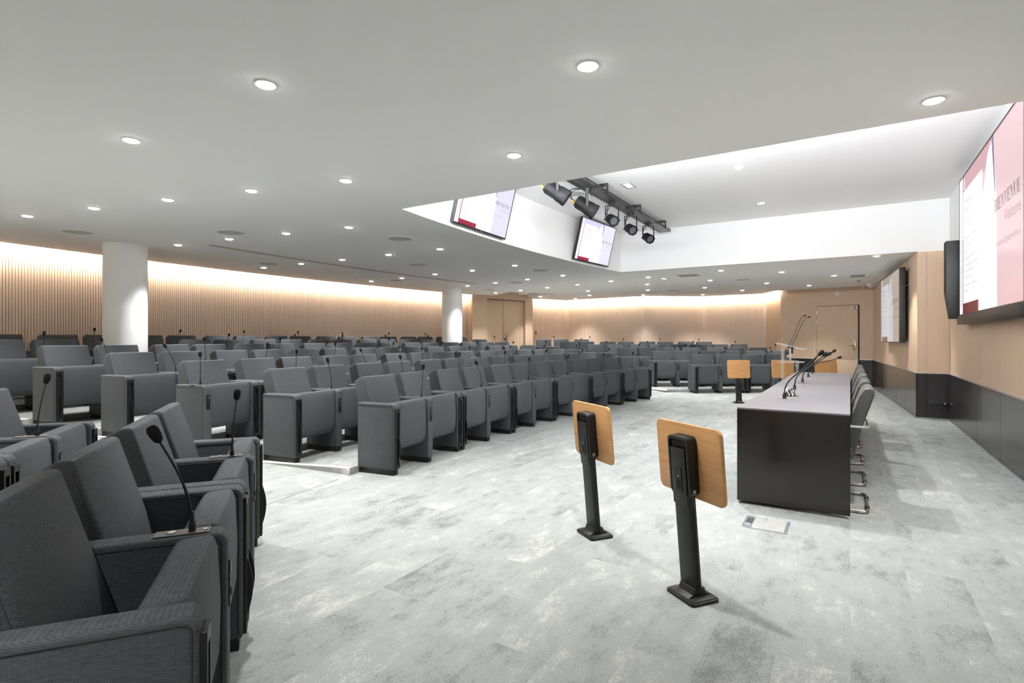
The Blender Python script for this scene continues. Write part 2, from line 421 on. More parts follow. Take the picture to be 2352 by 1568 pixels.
# portal with the double door ---------------------------------------------------
pd = (PORT_R - PORT_L); pl = pd.length; pd = pd / pl; pn = Vector((pd.y, -pd.x))
PM = frame((PORT_L.x, PORT_L.y, 0), (pd.x, pd.y, 0), (0, 0, 1))      # local x along the face, -y towards the room
ZD = .36
def in_frame(mb_, name, mats, parent=None, mtx=None, **k):
    o = mb_.build(name, mats, parent, **k)
    if mtx is not None: o.matrix_basis = mtx
    return o
d0, d1, dz = .149 * pl, .856 * pl, 2.53
m = MB(); m.box(0, d0, 0, .3, 0, 2.8); m.box(d1, pl, 0, .3, 0, 2.8); m.box(d0, d1, 0, .3, dz, 2.8)
m.box(-.22, 0, -.0, .02, 0, 2.66); m.box(d0, d1, .26, .30, 0, dz)
struct(in_frame(m, 'wall_portal', 'oak', None, PM, smooth=False))
m = MB(); e0 = arc(C0, RW, PH1)
edge_strip(m, [e0, (PORT_L.x, PORT_L.y)], 0, 2.66); edge_strip(m, [(PORT_R.x, PORT_R.y), tuple(RO[0])], 0, 2.95)
struct(m.build('wall_return', 'oak', smooth=False))
dr = link('door_1', None, None); dr.matrix_basis = PM; struct(dr); dr.empty_display_size = .1
mid = d0 + (d1 - d0) * .47
m = MB(); m.box(d0 + .01, mid - .006, .09, .14, ZD, dz - .015); lf = m.build('door_leaf', 'oak', dr, bevel=.003)
m = MB(); m.box(mid - .045, mid - .02, .075, .09, ZD + .3, dz - .3); m.box(mid - .055, mid - .015, .06, .09, 1.0, 1.25); m.build('lock_rail', 'steel', lf, bevel=.003)
m = MB(); m.box(mid + .006, d1 - .01, .09, .14, ZD, dz - .015); lf = m.build('door_leaf', 'oak', dr, bevel=.003)
m = MB(); m.box(mid + .07, mid + .12, .075, .092, 1.13, 1.45); m.tube([(mid + .095, .08, 1.36), (mid + .095, .03, 1.36), (mid + .24, .03, 1.36)], .011); m.build('lever_handle', 'brass', lf, bevel=.003)

# door wall, side wall, pier, stage wall ------------------------------------------
G = Vector(RIGHT[6]); Dc = Vector(DOORC); gd = (Dc - G); gl = gd.length; gd /= gl
GM = frame((G.x, G.y, 0), (gd.x, gd.y, 0), (0, 0, 1))
dx0, dx1, dtop = (-.768 - G.x) / gd.x, (.175 - G.x) / gd.x, 2.145
WZ = .71
m = MB(); m.box(0, gl, 0, .12, 0, CH + .05); struct(in_frame(m, 'wall_door', 'oak', None, GM, smooth=False))
def wainscot(mtx, x0, x1, name, seams=(), cut=None):
    m = MB(); xs = [x0] + list(seams) + [x1]
    for a, b in zip(xs[:-1], xs[1:]): m.box(a + .003, b - .003, -.018, 0, .02, WZ)
    m.box(x0, x1, -.008, 0, .0, WZ)
    o = struct(in_frame(m, name, 'wains', None, mtx, bevel=.0015, seg=1))
    m = MB(); m.box(x0, x1, -.026, 0, WZ, WZ + .014); m.box(x0, x1, -.022, 0, 0, .02)
    struct(in_frame(m, 'trim_rail', 'alu', None, mtx, smooth=False)); return o
wainscot(GM, 0, dx0 - .02, 'baseboard_door_left'); wainscot(GM, dx1 + .03, gl, 'baseboard_door_right')
ed = link('door_2', None, None); ed.matrix_basis = GM; struct(ed); ed.empty_display_size = .1
m = MB(); m.box(dx0, dx1, -.035, 0, .01, WZ + .0); m.box(dx0, dx1, -.035, 0, WZ + .004, dtop); m.build('door_leaf', 'oak', ed, bevel=.003)
m = MB(); m.box(dx1, dx1 + .03, -.02, .0, 0, dtop + .01); m.box(dx0 - .012, dx0, -.006, .0, 0, dtop + .01); m.box(dx0, dx1, -.006, 0, dtop, dtop + .012); m.build('door_gap', 'dark', ed, smooth=False)
m = MB()
for z in (1.0, 1.72, 1.98): m.box(dx0 - .02, dx0 + .004, -.05, -.03, z - .05, z + .05)
m.build('hinge', 'alu', ed, bevel=.004)
m = MB(); m.box(dx1 - .10, dx1 - .045, -.052, -.034, .96, 1.2); m.tube([(dx1 - .075, -.045, 1.1), (dx1 - .075, -.085, 1.1), (dx1 - .2, -.085, 1.1)], .011); m.build('lever_handle', 'brass', ed, bevel=.004)
m = MB(); m.box(dx1 - .097, dx1 - .05, -.056, -.034, 1.14, 1.23); m.build('card_reader', 'paper', ed, bevel=.004)
m = MB(); m.box(dx1 - .125, dx1 - .015, -.039, -.034, dtop - .115, dtop - .02); m.mi = 1
m.box(dx1 - .10, dx1 - .045, -.0405, -.034, dtop - .075, dtop - .03); m.mi = 2; m.box(dx1 - .118, dx1 - .022, -.0405, -.034, dtop - .11, dtop - .095)
m.build('safety_sticker', ['paper', 'red', 'dark'], ed, smooth=False)
# side wall (slightly splayed) with its display
Pv = Vector(PIER); sd = (Pv - Dc); sl = sd.length; sd /= sl
SM = frame((Dc.x, Dc.y, 0), (sd.x, sd.y, 0), (0, 0, 1))
m = MB(); m.box(0, sl, 0, .12, 0, CH + .05); struct(in_frame(m, 'wall_right', 'oak', None, SM, smooth=False))
wainscot(SM, 0, sl, 'baseboard_right', seams=[1.6, 2.9, 4.1, 5.1])
# pier
PMx = frame((.90, 10.67, 0), (1, 0, 0), (0, 0, 1))
m = MB(); m.box(0, .115, 0, .2, 0, CH); m.box(.119, .40, 0, .2, 0, CH); m.box(0, .4, .01, .2, 0, CH)
struct(in_frame(m, 'wall_pier', 'oak', None, PMx, smooth=False))
wainscot(PMx, 0, .40, 'baseboard_pier', seams=[.117])
m = MB(); m.box(.01, .40, -.006, .03, CH, CH + .012); struct(in_frame(m, 'trim_pier_led', 'pierled', None, PMx, smooth=False))
# stage wall: oak to 2.64, white above
STM = frame((SX, 10.67, 0), (0, -1, 0), (0, 0, 1))
m = MB()
for a, b in ((0, 1.2), (1.2, 2.4), (2.4, 3.7), (3.7, 5.0), (5.0, 6.64)): m.box(a + .0015, b - .0015, 0, .1, 0, CH)
m.box(0, 6.64, .004, .1, 0, CH)
struct(in_frame(m, 'wall_stage', 'oak', None, STM, smooth=False))
m = MB(); m.box(0, 6.64, 0, .1, CH, UH + .05); struct(in_frame(m, 'wall_stage_upper', 'white', None, STM, smooth=False))
wainscot(STM, .0, 6.64, 'baseboard_stage', seams=[2.25, 3.45, 4.65, 5.85])
# walls behind the photographer
NO = offset(NEAR[1:], .15); a = arc(C0, RW, PH0)
m = MB(); edge_strip(m, [(SX, 4.03), (.90, 4.03), (.50, -2.02), NEAR[0]], 0, CH + .03); struct(m.build('wall_near', 'white', smooth=False))
m = MB(); edge_strip(m, [NEAR[0]] + [tuple(p) for p in NO] + [a], 0, 2.95); struct(m.build('wall_near_back', 'white', smooth=False))
NI = offset(NEAR[1:], -.25)
m = MB()
for i in range(5): m.add([(*NO[i], 2.95), (*NO[i + 1], 2.95), (*NI[i + 1], 2.95), (*NI[i], 2.95)], [(0, 1, 2, 3)])
edge_strip(m, [tuple(p) for p in NI], CH + .035, 2.95); struct(m.build('ceiling_near_cove', 'white', smooth=False))
m = MB(); edge_strip(m, [tuple(p) for p in offset(NEAR[1:], .002)], CH + .006, CH + .030); struct(m.build('trim_near_led', 'cove', smooth=False))
# columns
for (x, y) in ((-9.08, 3.73), (-9.13, 11.52)):
    m = MB(); m.lathe([(.275, 0), (.275, CH)], 64); o = m.build('column', 'white'); o.location = (x, y, 0); struct(o)

# ------------------------------------------------------------------ auditorium armchairs
AW, SW, PAIR = .088, .491, 1.2567          # arm width, seat width, length of a two-seat unit
ARM_Z = .655
def arm_profile():
    r = .034; p = [(-.43, .05), (-.014, .05)]
    p += [(-.014 - r + r * math.cos(t), ARM_Z - r + r * math.sin(t)) for t in [i * PI / 12 for i in range(0, 7)]]
    p += [(-.43, ARM_Z)]
    return p
def make_chair_meshes():
    D = {}
    m = MB(); m.prism_x(arm_profile(), -AW / 2, AW / 2); D['arm'] = m.mesh('armrest', 'fab', bevel=.011, seg=3)
    m = MB()
    for sx in (-1, 1):
        x = sx * (AW / 2 + .0005)
        pth = [(x, -.43, ARM_Z - .017)] + [(x, -.014 - .036 + .021 * math.cos(t), ARM_Z - .036 + .019 * math.sin(t)) for t in [PI / 2 - i * PI / 12 for i in range(0, 7)]] + [(x, -.029, .07)]
        m.tube(pth, .0028, 6)
    D['apipe'] = m.mesh('piping', 'pipe')
    m = MB(); m.box(-AW / 2 + .008, AW / 2 - .008, -.415, -.028, 0, .052); D['plinth'] = m.mesh('plinth', 'black', bevel=.003)
    # slot for the folded writing tablet
    m = MB(); a, b = .034, .0185
    m.box(-a, -b, -.016, 0, .062, .61); m.box(b, a, -.016, 0, .062, .61); m.box(-b, b, -.016, 0, .575, .61); m.box(-b, b, -.016, 0, .062, .09)
    m.mi = 1; m.box(-b, b, -.0155, -.0125, .09, .575)
    D['slot'] = m.mesh('tablet_slot', ['metalblack', 'pit'], bevel=.002, seg=1)
    m = MB(); n = 12; pr = [(-.012 + .034 * math.sin(PI * (i / n) ** 1.0), .40 - .31 * i / n) for i in range(n + 1)]
    m.prism_x(pr + [(-.014, .09), (-.014, .40)], -.012, -.004); D['lever'] = m.mesh('tablet_edge', 'black')
    m = MB(); m.box(-.021, .021, -.016, -.009, .415, .56); m.mi = 1
    m.box(-.013, .013, -.0095, -.0075, .515, .545); m.mi = 2
    m.lathe([(.0145, 0), (.0145, .003), (.009, .003), (.009, .0005)], 16, Matrix.Translation((0, -.0095, .455)) @ Matrix.Rotation(PI / 2, 4, 'X').inverted())
    m.mi = 3; m.box(-.004, .004, -.0095, -.0068, .490, .496)
    D['socket'] = m.mesh('power_socket', ['black', 'ring', 'pit', 'vent'], bevel=.001, seg=1)
    # folded seat
    hw = SW / 2 - .006
    pr = [(-.050, .235), (-.034, .30), (-.030, .46), (-.038, .62), (-.052, .660), (-.140, .654), (-.157, .63), (-.235, .36), (-.225, .26), (-.17, .212), (-.075, .208)]
    m = MB(); m.prism_x(pr, -hw, hw); D['seat'] = m.mesh('seat', 'fab', bevel=.014, seg=3)
    m = MB(); m.box(-hw + .03, hw - .03, -.40, -.12, .225, .275); m.box(-hw - .004, hw + .004, -.36, -.31, .20, .29); D['beam'] = m.mesh('seat_support', 'black', bevel=.004)
    # leaning backrest with rounded upper corners
    def back_sect(s):                       # s = 0 bottom .. 1 top : front y, rear y, z
        return (-.262 - .163 * s, -.40 - .135 * s, .36 + .535 * s)
    bw = SW / 2 - .006; rows = []; N = 10
    for i in range(N + 1):
        s = i / N; fy, ry, z = back_sect(s); rows.append((fy, ry, z, bw))
    m = MB(); pts = []
    prof = [(-.262, .36), (-.425, .895), (-.440, .902), (-.475, .898), (-.532, .862), (-.545, .84), (-.44, .36)]
    m.prism_x(prof, -bw, bw)
    me = m.mesh('backrest', 'fab', smooth=False)
    bm = bmesh.new(); bm.from_mesh(me)
    es = [e for e in bm.edges if abs(e.verts[0].co.z - e.verts[1].co.z) < .05 and abs(e.verts[0].co.x - e.verts[1].co.x) < 1e-4 and min(e.verts[0].co.z, e.verts[1].co.z) > .82 and e.verts[0].co.y < -.42]
    cor = [v for v in bm.verts if v.co.z > .83]
    # drop the outer corners of the crest slightly, then soften every edge
    bmesh.ops.bevel(bm, geom=[e for e in bm.edges if e.calc_face_angle(0) > .4], offset=.016, segments=3, profile=.5, affect='EDGES', clamp_overlap=True)
    for v in bm.verts:
        d = bw - abs(v.co.x); R = .035
        if d < R and v.co.z > .80:
            k = R - math.sqrt(max(R * R - (R - d) ** 2, 0)); v.co.z -= k * .8 * min((v.co.z - .80) / .08, 1)
    bm.to_mesh(me); bm.free()
    me.polygons.foreach_set('use_smooth', [True] * len(me.polygons)); me.set_sharp_from_angle(angle=math.radians(50)); D['back'] = me
    D['bpipe'] = []
    for sx in (-1, 1):
        x = sx * (bw - .001); m = MB(); m.tube([(x, -.302, .44), (x, -.418, .82)], .0024, 6); D['bpipe'].append(m.mesh('piping', 'pipe'))
    return D
CHM = make_chair_meshes()
def chair(x, y, z, face, kind, label, sx_=1.0):
    """kind: letters for the arm at local +X and -X : L = tablet slot, S = shared socket arm, - = none"""
    rz = math.atan2(face[1], face[0]) - PI / 2
    t = thing('auditorium_armchair', label, 'chair', (x, y, z), rz, 'auditorium armchairs')
    t.scale = (sx_, 1, 1)
    b = link('backrest', CHM['back'], t); [link('piping', q, b) for q in CHM['bpipe']]
    link('seat', CHM['seat'], t); link('seat_support', CHM['beam'], t)
    for sx, kd in ((1, kind[0]), (-1, kind[1])):
        if kd == '-': continue
        a = link('armrest', CHM['arm'], t, (sx * (SW + AW) / 2, 0, 0)); link('piping', CHM['apipe'], a); link('plinth', CHM['plinth'], a)
        if kd == 'L':
            link('tablet_slot', CHM['slot'], a); link('tablet_edge', CHM['lever'], a, (0, 0, 0) if sx > 0 else (.016, 0, 0))
        else: link('power_socket', CHM['socket'], a)
    return t
# gooseneck microphones: five differently bent necks
def mic_meshes():
    out = []
    for dx, dy in ((0, .02), (.05, .03), (-.05, .02), (.10, .03), (-.09, .04), (.01, -.085)):
        p = bez([(0, 0, .005), (0, 0, .12), (dx * .5, dy * .5, .20), (dx, dy, .285)], 12)
        d = (p[-1] - p[-2]).normalized()
        m = MB(); m.tube(p, [.0042] * 6 + [.0034] * 7, 8); m.tube([(0, 0, 0), (0, 0, .022), (0, 0, .024), (0, 0, .06)], [.0105, .0105, .0085, .005], 10); neck = m.mesh('gooseneck', 'black')
        e = p[-1]; m = MB(); m.tube([e - d * .004, e, e + d * .006, e + d * .022, e + d * .040, e + d * .050, e + d * .053], [.006, .010, .0135, .0165, .0165, .012, .004], 12)
        out.append((neck, m.mesh('windscreen', 'foam')))
    return out
MICS = mic_meshes()
m = MB(); m.box(-.026, .026, -.10, .05, 0, .0035); m.mi = 1; m.lathe([(.013, .0035), (.013, .006), (.010, .0065)], 14, Matrix.Translation((0, -.055, 0))); m.mi = 2; m.box(-.006, .006, .03, .042, .0035, .0055)
MPLATE = m.mesh('microphone_plate', ['plate', 'alu', 'paper'], bevel=.001, seg=1)
m = MB(); m.tube([(.0, .0, .056), (.0, 0, .062)], .007, 10)
def mic(x, y, z, face, label, v, rot=0):
    rz = math.atan2(face[1], face[0]) - PI / 2 + rot
    t = thing('gooseneck_microphone', label, 'microphone', (x, y, z + .0012), rz, 'armrest microphones')
    link('microphone_plate', MPLATE, t); n, s = MICS[v]; g = link('gooseneck', n, t, (0, 0, .002)); link('windscreen', s, t, (0, 0, .002))
    return t

ROWN = ['', 'front row', 'second row', 'third row', 'fourth row', 'fifth row', 'sixth row', 'dark back row']
COLS = ((-9.08, 3.73), (-9.13, 11.52))
def layout(units):                          # list of unit sizes -> (seat centres, arm kinds, mic stations, total length)
    s = 0; seats = []; mics = []
    for i, u in enumerate(units):
        if u == 2:
            seats += [(s + AW + SW / 2, 'first'), (s + 2 * AW + SW * 1.5, 'second')]; mics.append(s + AW * 1.5 + SW); s += PAIR
        else:
            seats.append((s + AW + SW / 2, u)); mics.append(s + AW / 2 if u == 'sl' else s + AW * 1.5 + SW); s += .677
    return seats, mics, s - .0107
def arms_for(kind, flip):
    # kind is told along s; local +X lies towards smaller s in the centre and right blocks (flip False)
    a = {'first': ('L', 'S'), 'second': ('-', 'L'), 'sl': ('S', 'L'), 'sr': ('L', 'S')}[kind]
    return a if not flip else (a[1], a[0])
CENTRE = {1: [2] * 6, 2: [2] * 6 + ['sr'], 3: ['sl'] + [2] * 6 + ['sr'], 4: [2] * 7 + ['sr'], 5: [2] * 8, 6: [2] * 8 + ['sr'], 7: [2] * 9}
vi = 0
PICK = [0, 3, 1, 0, 2, 0, 1, 3, 0, 0, 2, 4, 0, 1]
for k, units in CENTRE.items():
    seats, mics, W = layout(units); R = row_R(k); shown = 0
    prev_i = {}
    for i, (s, kind) in enumerate(seats):
        ph = (s - W / 2) / R; x, y = arc(C0, R, ph); f = (math.cos(ph), -math.sin(ph))
        xb, yb = arc(C0, R + .3, ph)
        if any(math.hypot(xb - cx, yb - cy) < .60 for cx, cy in COLS): continue
        chair(x, y, ZT[k], f, arms_for(kind, False), 'charcoal fabric armchair, %s from the left aisle, %s of the centre block' % (ORD[i], ROWN[k]))
    for i, s in enumerate(mics):
        ph = (s - W / 2) / R; x, y = arc(C0, R + .125, ph); f = (math.cos(ph), -math.sin(ph))
        if any(math.hypot(x - cx, y - cy) < .66 for cx, cy in COLS): continue
        mic(x, y, ZT[k] + ARM_Z, f, 'black gooseneck microphone, %s from the left aisle, %s, centre block' % (ORD[i], ROWN[k]), PICK[vi % 14], random.uniform(-.5, .5)); vi += 1
RIGHTB = {1: [2, 2], 2: [2, 2, 2], 3: [2, 2, 2, 'sr'], 4: [2] * 4, 5: [2] * 4, 6: [2, 'sr']}
P0 = Vector((-3.035, 12.80))
def side_block(rows, mirror, name):
    global vi
    for k, units in rows.items():
        seats, mics, W = layout(units); q, s0 = (.93, -.045) if mirror else (1.0, 0)
        o = P0 + (S_BACK * 1.01 - S_DIR * .63) * (k - 1); f = -S_BACK
        for i, (s, kind) in enumerate(seats):
            p = o + S_DIR * (s * q + s0); ff = (f.x, f.y)
            if mirror: p = Vector(mir(p)); ff = (f.x, -f.y)
            chair(p.x, p.y, ZT[k], ff, arms_for(kind, mirror), 'charcoal fabric armchair, %s from the aisle, %s of the %s block' % (ORD[i], ROWN[k], name), q)
        for i, s in enumerate(mics):
            p = o + S_DIR * (s * q + s0) + S_BACK * .115; ff = (f.x, f.y)
            if mirror: p = Vector(mir(p)); ff = (f.x, -f.y)
            v = PICK[vi % 14]
            if mirror and k == 1: v = (0, 5)[i]
            mic(p.x, p.y, ZT[k] + ARM_Z, ff, 'black gooseneck microphone, %s from the aisle, %s, %s block' % (ORD[i], ROWN[k], name), v, random.uniform(-.5, .5) if not mirror else 0); vi += 1
side_block(RIGHTB, False, 'far right')
side_block({1: [2, 2], 2: [2, 2]}, True, 'near left')

# ------------------------------------------------------------------ speakers' desk
DX0, DX1, DY0, DY1, DZ = -.735, 0., 4.42, 9.74, .73
t = thing('speakers_desk', 'long dark panel desk with a grey top facing the seats', 'desk', (DX0, DY0, 0))
wd, ln = DX1 - DX0, DY1 - DY0
m = MB(); m.box(0, wd, 0, ln / 2 - .001, DZ - .014, DZ); m.box(0, wd, ln / 2 + .001, ln, DZ - .014, DZ); m.build('desk_top', 'desk', t, bevel=.0015, seg=1)
m = MB(); m.box(0, wd, 0, .03, .022, DZ - .0145); m.build('end_panel', 'gloss', t, bevel=.001, seg=1)
m = MB(); m.box(0, wd, ln - .03, ln, .022, DZ - .0145); m.build('end_panel', 'gloss', t, bevel=.001, seg=1)
m = MB(); m.box(0, .03, .0305, ln - .0305, .022, DZ - .0145); m.build('front_panel', 'gloss', t, bevel=.001, seg=1)
for y in (.1, ln / 2, ln - .1):
    m = MB(); m.box(.12, wd - .12, y - .03, y + .03, 0, .0225); m.build('foot', 'black', t)
# desk microphones (long bent necks leaning to the chairs)
neck_ends = [(.36, .02, .40), (.27, .30, .33), (.30, .10, .34), (.35, .55, .38), (.47, .1, .30)]
for i, y in enumerate((5.287, 6.309, 7.415, 8.484, 9.444)):
    t = thing('desk_microphone', 'long black gooseneck microphone, %s along the grey desk from the near end' % ORD[i], 'microphone', (-.49, y, DZ), 0, 'desk microphones')
    e = Vector(((.26, .0, .385), (.255, .0, .35), (.26, .0, .33), (.285, .0, .345), (.33, .0, .238))[i])
    p = bez([(0, 0, .03), (.0, 0, .16), (.05, 0, .17), tuple(e * .6 + Vector((-.02, 0, .02))), tuple(e)], 16); d = (p[-1] - p[-2]).normalized()
    m = MB(); m.tube(p, .0058, 8); m.build('gooseneck', 'black', t)
    m = MB(); m.tube([(0, 0, 0), (0, 0, .03), (0, 0, .055)], [.018, .014, .008], 12); m.build('microphone_base', 'black', t)
    m = MB(); m.box(-.06, .07, -.05, .05, 0, .0015); m.mi = 1; m.box(.03, .055, -.03, -.01, .0015, .003); m.build('microphone_plate', ['desk', 'alu'], t)
    m = MB(); q = p[-1]; m.tube([q - d * .004, q + d * .006, q + d * .02, q + d * .042, q + d * .052, q + d * .056], [.008, .013, .018, .018, .012, .004], 14); m.build('windscreen', 'foam', t)
for i, (x, y) in enumerate(((-.475, 5.53), (-.478, 7.13), (-.482, 8.66))):
    t = thing('cable_port', ('open desk cable port with tangled black and white leads', 'silver desk cable port with lid ajar, middle of the desk', 'bronze desk cable port near the far end of the desk')[i], 'cable port', (x, y, DZ), 0, 'desk cable ports')
    m = MB(); m.box(-.075, .075, -.13, .13, 0, .003); m.build('port_frame', 'brass' if i != 1 else 'steel', t, bevel=.001, seg=1)
    m = MB(); m.box(-.05, .055, -.10, .10, .003, .0042); m.build('port_opening', 'pit' if i == 0 else 'steel', t)
    if i == 0:
        rnd = random.Random(3)
        for j in range(9):
            a = Vector((rnd.uniform(-.05, .05), rnd.uniform(-.09, .09), .004)); b = Vector((rnd.uniform(-.05, .05), rnd.uniform(-.09, .09), .004))
            mm = (a + b) / 2 + Vector((rnd.uniform(-.03, .03), rnd.uniform(-.03, .03), rnd.uniform(.05, .10)))
            m = MB(); m.tube(bez([a, a.lerp(mm, .7) + Vector((0, 0, .03)), b.lerp(mm, .7) + Vector((0, 0, .03)), b], 10), .0042, 6); m.build('cable', 'paper' if j % 2 else 'black', t)
    else:
        m = MB(); m.box(.0, .045, -.12, -.06, .0042, .010); m.build('port_lid', 'alu', t)

# ------------------------------------------------------------------ leather conference chairs
def conf_meshes():
    D = {}
    prof = [(-.30, .385), (-.325, .50), (-.355, .62), (-.405, .78), (-.435, .865), (-.455, .895), (-.49, .902), (-.515, .885), (-.515, .85), (-.485, .75), (-.435, .60), (-.41, .46), (-.385, .37), (-.34, .355)]
    m = MB(); m.prism_x(prof, -.225, .225); me = m.mesh('backrest', 'leather', bevel=.014, seg=3)
    for v in me.vertices:
        k = abs(v.co.x) / .225
        if v.co.z < .60: v.co.x *= 1 - .22 * ((.60 - v.co.z) / .25)
        v.co.y += .025 * k * k
    D['back'] = me
    m = MB()
    for sx in (-1, 1):
        m.tube([(sx * .2255, -.333, .60), (sx * .2255, -.375, .74), (sx * .2255, -.408, .845)], .0025, 6)
    D['pipe'] = m.mesh('piping', 'pipe')
    prof = [(-.36, .40), (-.36, .45), (-.30, .48), (.04, .495), (.10, .48), (.115, .45), (.09, .42), (0, .405)]
    m = MB(); m.prism_x(prof, -.235, .235); D['seat'] = m.mesh('seat', 'leather', bevel=.015, seg=3)
    def rnd(pts, r=.05):
        out = [Vector(pts[0])]
        for i in range(1, len(pts) - 1):
            a, b, c = Vector(pts[i - 1]), Vector(pts[i]), Vector(pts[i + 1]); u = (a - b).normalized(); v = (c - b).normalized()
            out += bez([b + u * r, b, b + v * r], 6)
        return out + [Vector(pts[-1])]
    m = MB()
    m.tube(rnd([(-.25, -.20, .385), (-.25, .10, .385), (-.265, .10, .014), (-.265, -.45, .014), (.265, -.45, .014), (.265, .10, .014), (.25, .10, .385), (.25, -.20, .385)]), .0125, 10)
    D['frame'] = m.mesh('cantilever_frame', 'steel')
    m = MB()
    for sx in (-1, 1): m.tube([(sx * .14, -.45, .0015 + .0), (sx * .14, -.45, .027)], .0165, 10)
    D['clip'] = m.mesh('floor_glide', 'black')
    m = MB(); m.tube(rnd([(-.25, .02, .40), (-.26, .02, .625), (-.26, -.36, .62), (-.225, -.455, .615), (.225, -.455, .615), (.26, -.36, .62), (.26, .02, .625), (.25, .02, .40)], .04), .0095, 8)
    D['arm'] = m.mesh('armrest_loop', 'alu'); return D
CM = conf_meshes()
for i, y in enumerate((4.875, 5.72, 6.63, 7.62, 8.68)):
    t = thing('conference_chair', 'grey leather cantilever chair behind the desk, %s from the near end' % ORD[i], 'chair', (-.345, y, 0), PI / 2, 'leather chairs behind the desk')
    b = link('backrest', CM['back'], t); link('piping', CM['pipe'], b); link('seat', CM['seat'], t); f = link('cantilever_frame', CM['frame'], t); link('floor_glide', CM['clip'], f); link('armrest_loop', CM['arm'], t)

# ------------------------------------------------------------------ wooden tablet stands
def rrect(w, h, r, n=6):
    out = []
    for cx, cy, a0 in ((w / 2 - r, h / 2 - r, 0), (-w / 2 + r, h / 2 - r, PI / 2), (-w / 2 + r, -h / 2 + r, PI), (w / 2 - r, -h / 2 + r, 1.5 * PI)):
        out += [(cx + r * math.cos(a0 + PI / 2 * i / n), cy + r * math.sin(a0 + PI / 2 * i / n)) for i in range(n + 1)]
    return out
LEAN = math.radians(5.0)
LM = Matrix.Rotation(LEAN, 4, 'X')           # +Y is the stage side, the top leans back to the seats
def stand_meshes():
    D = {}
    up = Matrix(((1, 0, 0, 0), (0, 0, 1, 0), (0, 1, 0, 0), (0, 0, 0, 1)))  # plan (x, y) -> (x, z), extrude along y
    m = MB(); m.prism_z(rrect(.46, .355, .035), .005, .021, LM @ Matrix.Translation((0, 0, .665)) @ up); D['panel'] = m.mesh('tablet_panel', 'birch', bevel=.003)
    m = MB(); m.box(-.052, .052, -.050, -.008, .0, .72, LM)
    D['post'] = m.mesh('post', 'metalblack', bevel=.004)
    m = MB(); m.box(.0515, .0530, -.034, -.022, .05, .45, LM); D['groove'] = m.mesh('cable_channel', 'pit')
    m = MB(); TB = Matrix.Translation((0, -.027, 0)); m.prism_z(rrect(.20, .165, .02), 0, .016, TB); m.prism_z(rrect(.185, .15, .02), .016, .021, TB)
    m.prism_x([(-.097, .021), (-.068, .032), (-.058, .06), (.003, .06), (.010, .032), (.043, .021)], -.052, .052); D['base'] = m.mesh('base_plate', 'metalblack', bevel=.004)
    # mount box: a rounded frame around the post head
    m = MB(); o_ = rrect(.142, .285, .026); i_ = rrect(.118, .266, .017)
    T = LM @ Matrix.Translation((0, 0, .650)) @ up
    vs = []; n = len(o_)
    for yy in (-.054, .005):
        vs += [T @ Vector((x, y, yy)) for x, y in o_]
    for yy in (-.054, -.040):
        vs += [T @ Vector((x, y - .006, yy)) for x, y in i_]
    fs = []
    for k in range(n):
        j = (k + 1) % n
        fs += [(k, j, n + j, n + k), (k, j, 2 * n + j, 2 * n + k), (2 * n + k, 2 * n + j, 3 * n + j, 3 * n + k)]
    fs += [tuple(range(3 * n, 4 * n)), tuple(range(n, 2 * n))]
    m.add(vs, fs); D['mount'] = m.mesh('mount_box', 'metalblack', bevel=.002, seg=2, ang=40)
    m = MB(); m.box(-.0515, .0515, -.0575, -.035, .46, .735, LM); D['cover'] = m.mesh('cover_plate', 'metalblack', bevel=.003)
    m = MB(); m.box(-.046, .046, -.046, -.0385, .745, .770, LM); D['slit'] = m.mesh('vent_slit', 'pit')
    m = MB(); m.box(-.022, .022, -.0605, -.056, .525, .645, LM); m.mi = 1; m.box(-.014, .014, -.0615, -.060, .54, .585, LM); m.mi = 2; m.box(-.004, .008, -.0615, -.060, .60, .605, LM)
    D['socket'] = m.mesh('power_socket', ['black', 'pit', 'paper'], bevel=.0015, seg=1)
    m = MB()
    for sx in (-1, 1): m.tube([LM @ Vector((sx * .070, -.030, .535)), LM @ Vector((sx * .0745, -.030, .535))], .009, 12)
    D['screw'] = m.mesh('hinge_screw', 'alu')
    return D
SM_ = stand_meshes()
F_L = Vector((.586, .81)); F_R = Vector((.586, -.81))
ST = [((-.652, 2.695), F_L, 'birch writing tablet on a black post, nearest to the viewer'),
      ((-1.388, 3.213), F_L, 'birch writing tablet on a black post, just left of the nearest one'),
      ((-1.85, 11.35), F_R, 'pinkish birch tablet stand left of the desk before the far right seats'),
      ((-1.12, 11.88), F_R, 'orange birch tablet stand behind the clear lectern'),
      ((-.40, 12.41), F_R, 'birch tablet stand by the exit door beyond the desk end')]
for (x, y), f, lab in ST:
    t = thing('tablet_stand', lab, 'tablet stand', (x + f.x * .027, y + f.y * .027, 0), math.atan2(f.y, f.x) - PI / 2, 'wooden tablet stands')
    link('tablet_panel', SM_['panel'], t); p = link('post', SM_['post'], t); link('cable_channel', SM_['groove'], p); link('base_plate', SM_['base'], t)
    b = link('mount_box', SM_['mount'], t)
    for nm, kk in (('cover_plate', 'cover'), ('vent_slit', 'slit'), ('power_socket', 'socket'), ('hinge_screw', 'screw')): link(nm, SM_[kk], b)

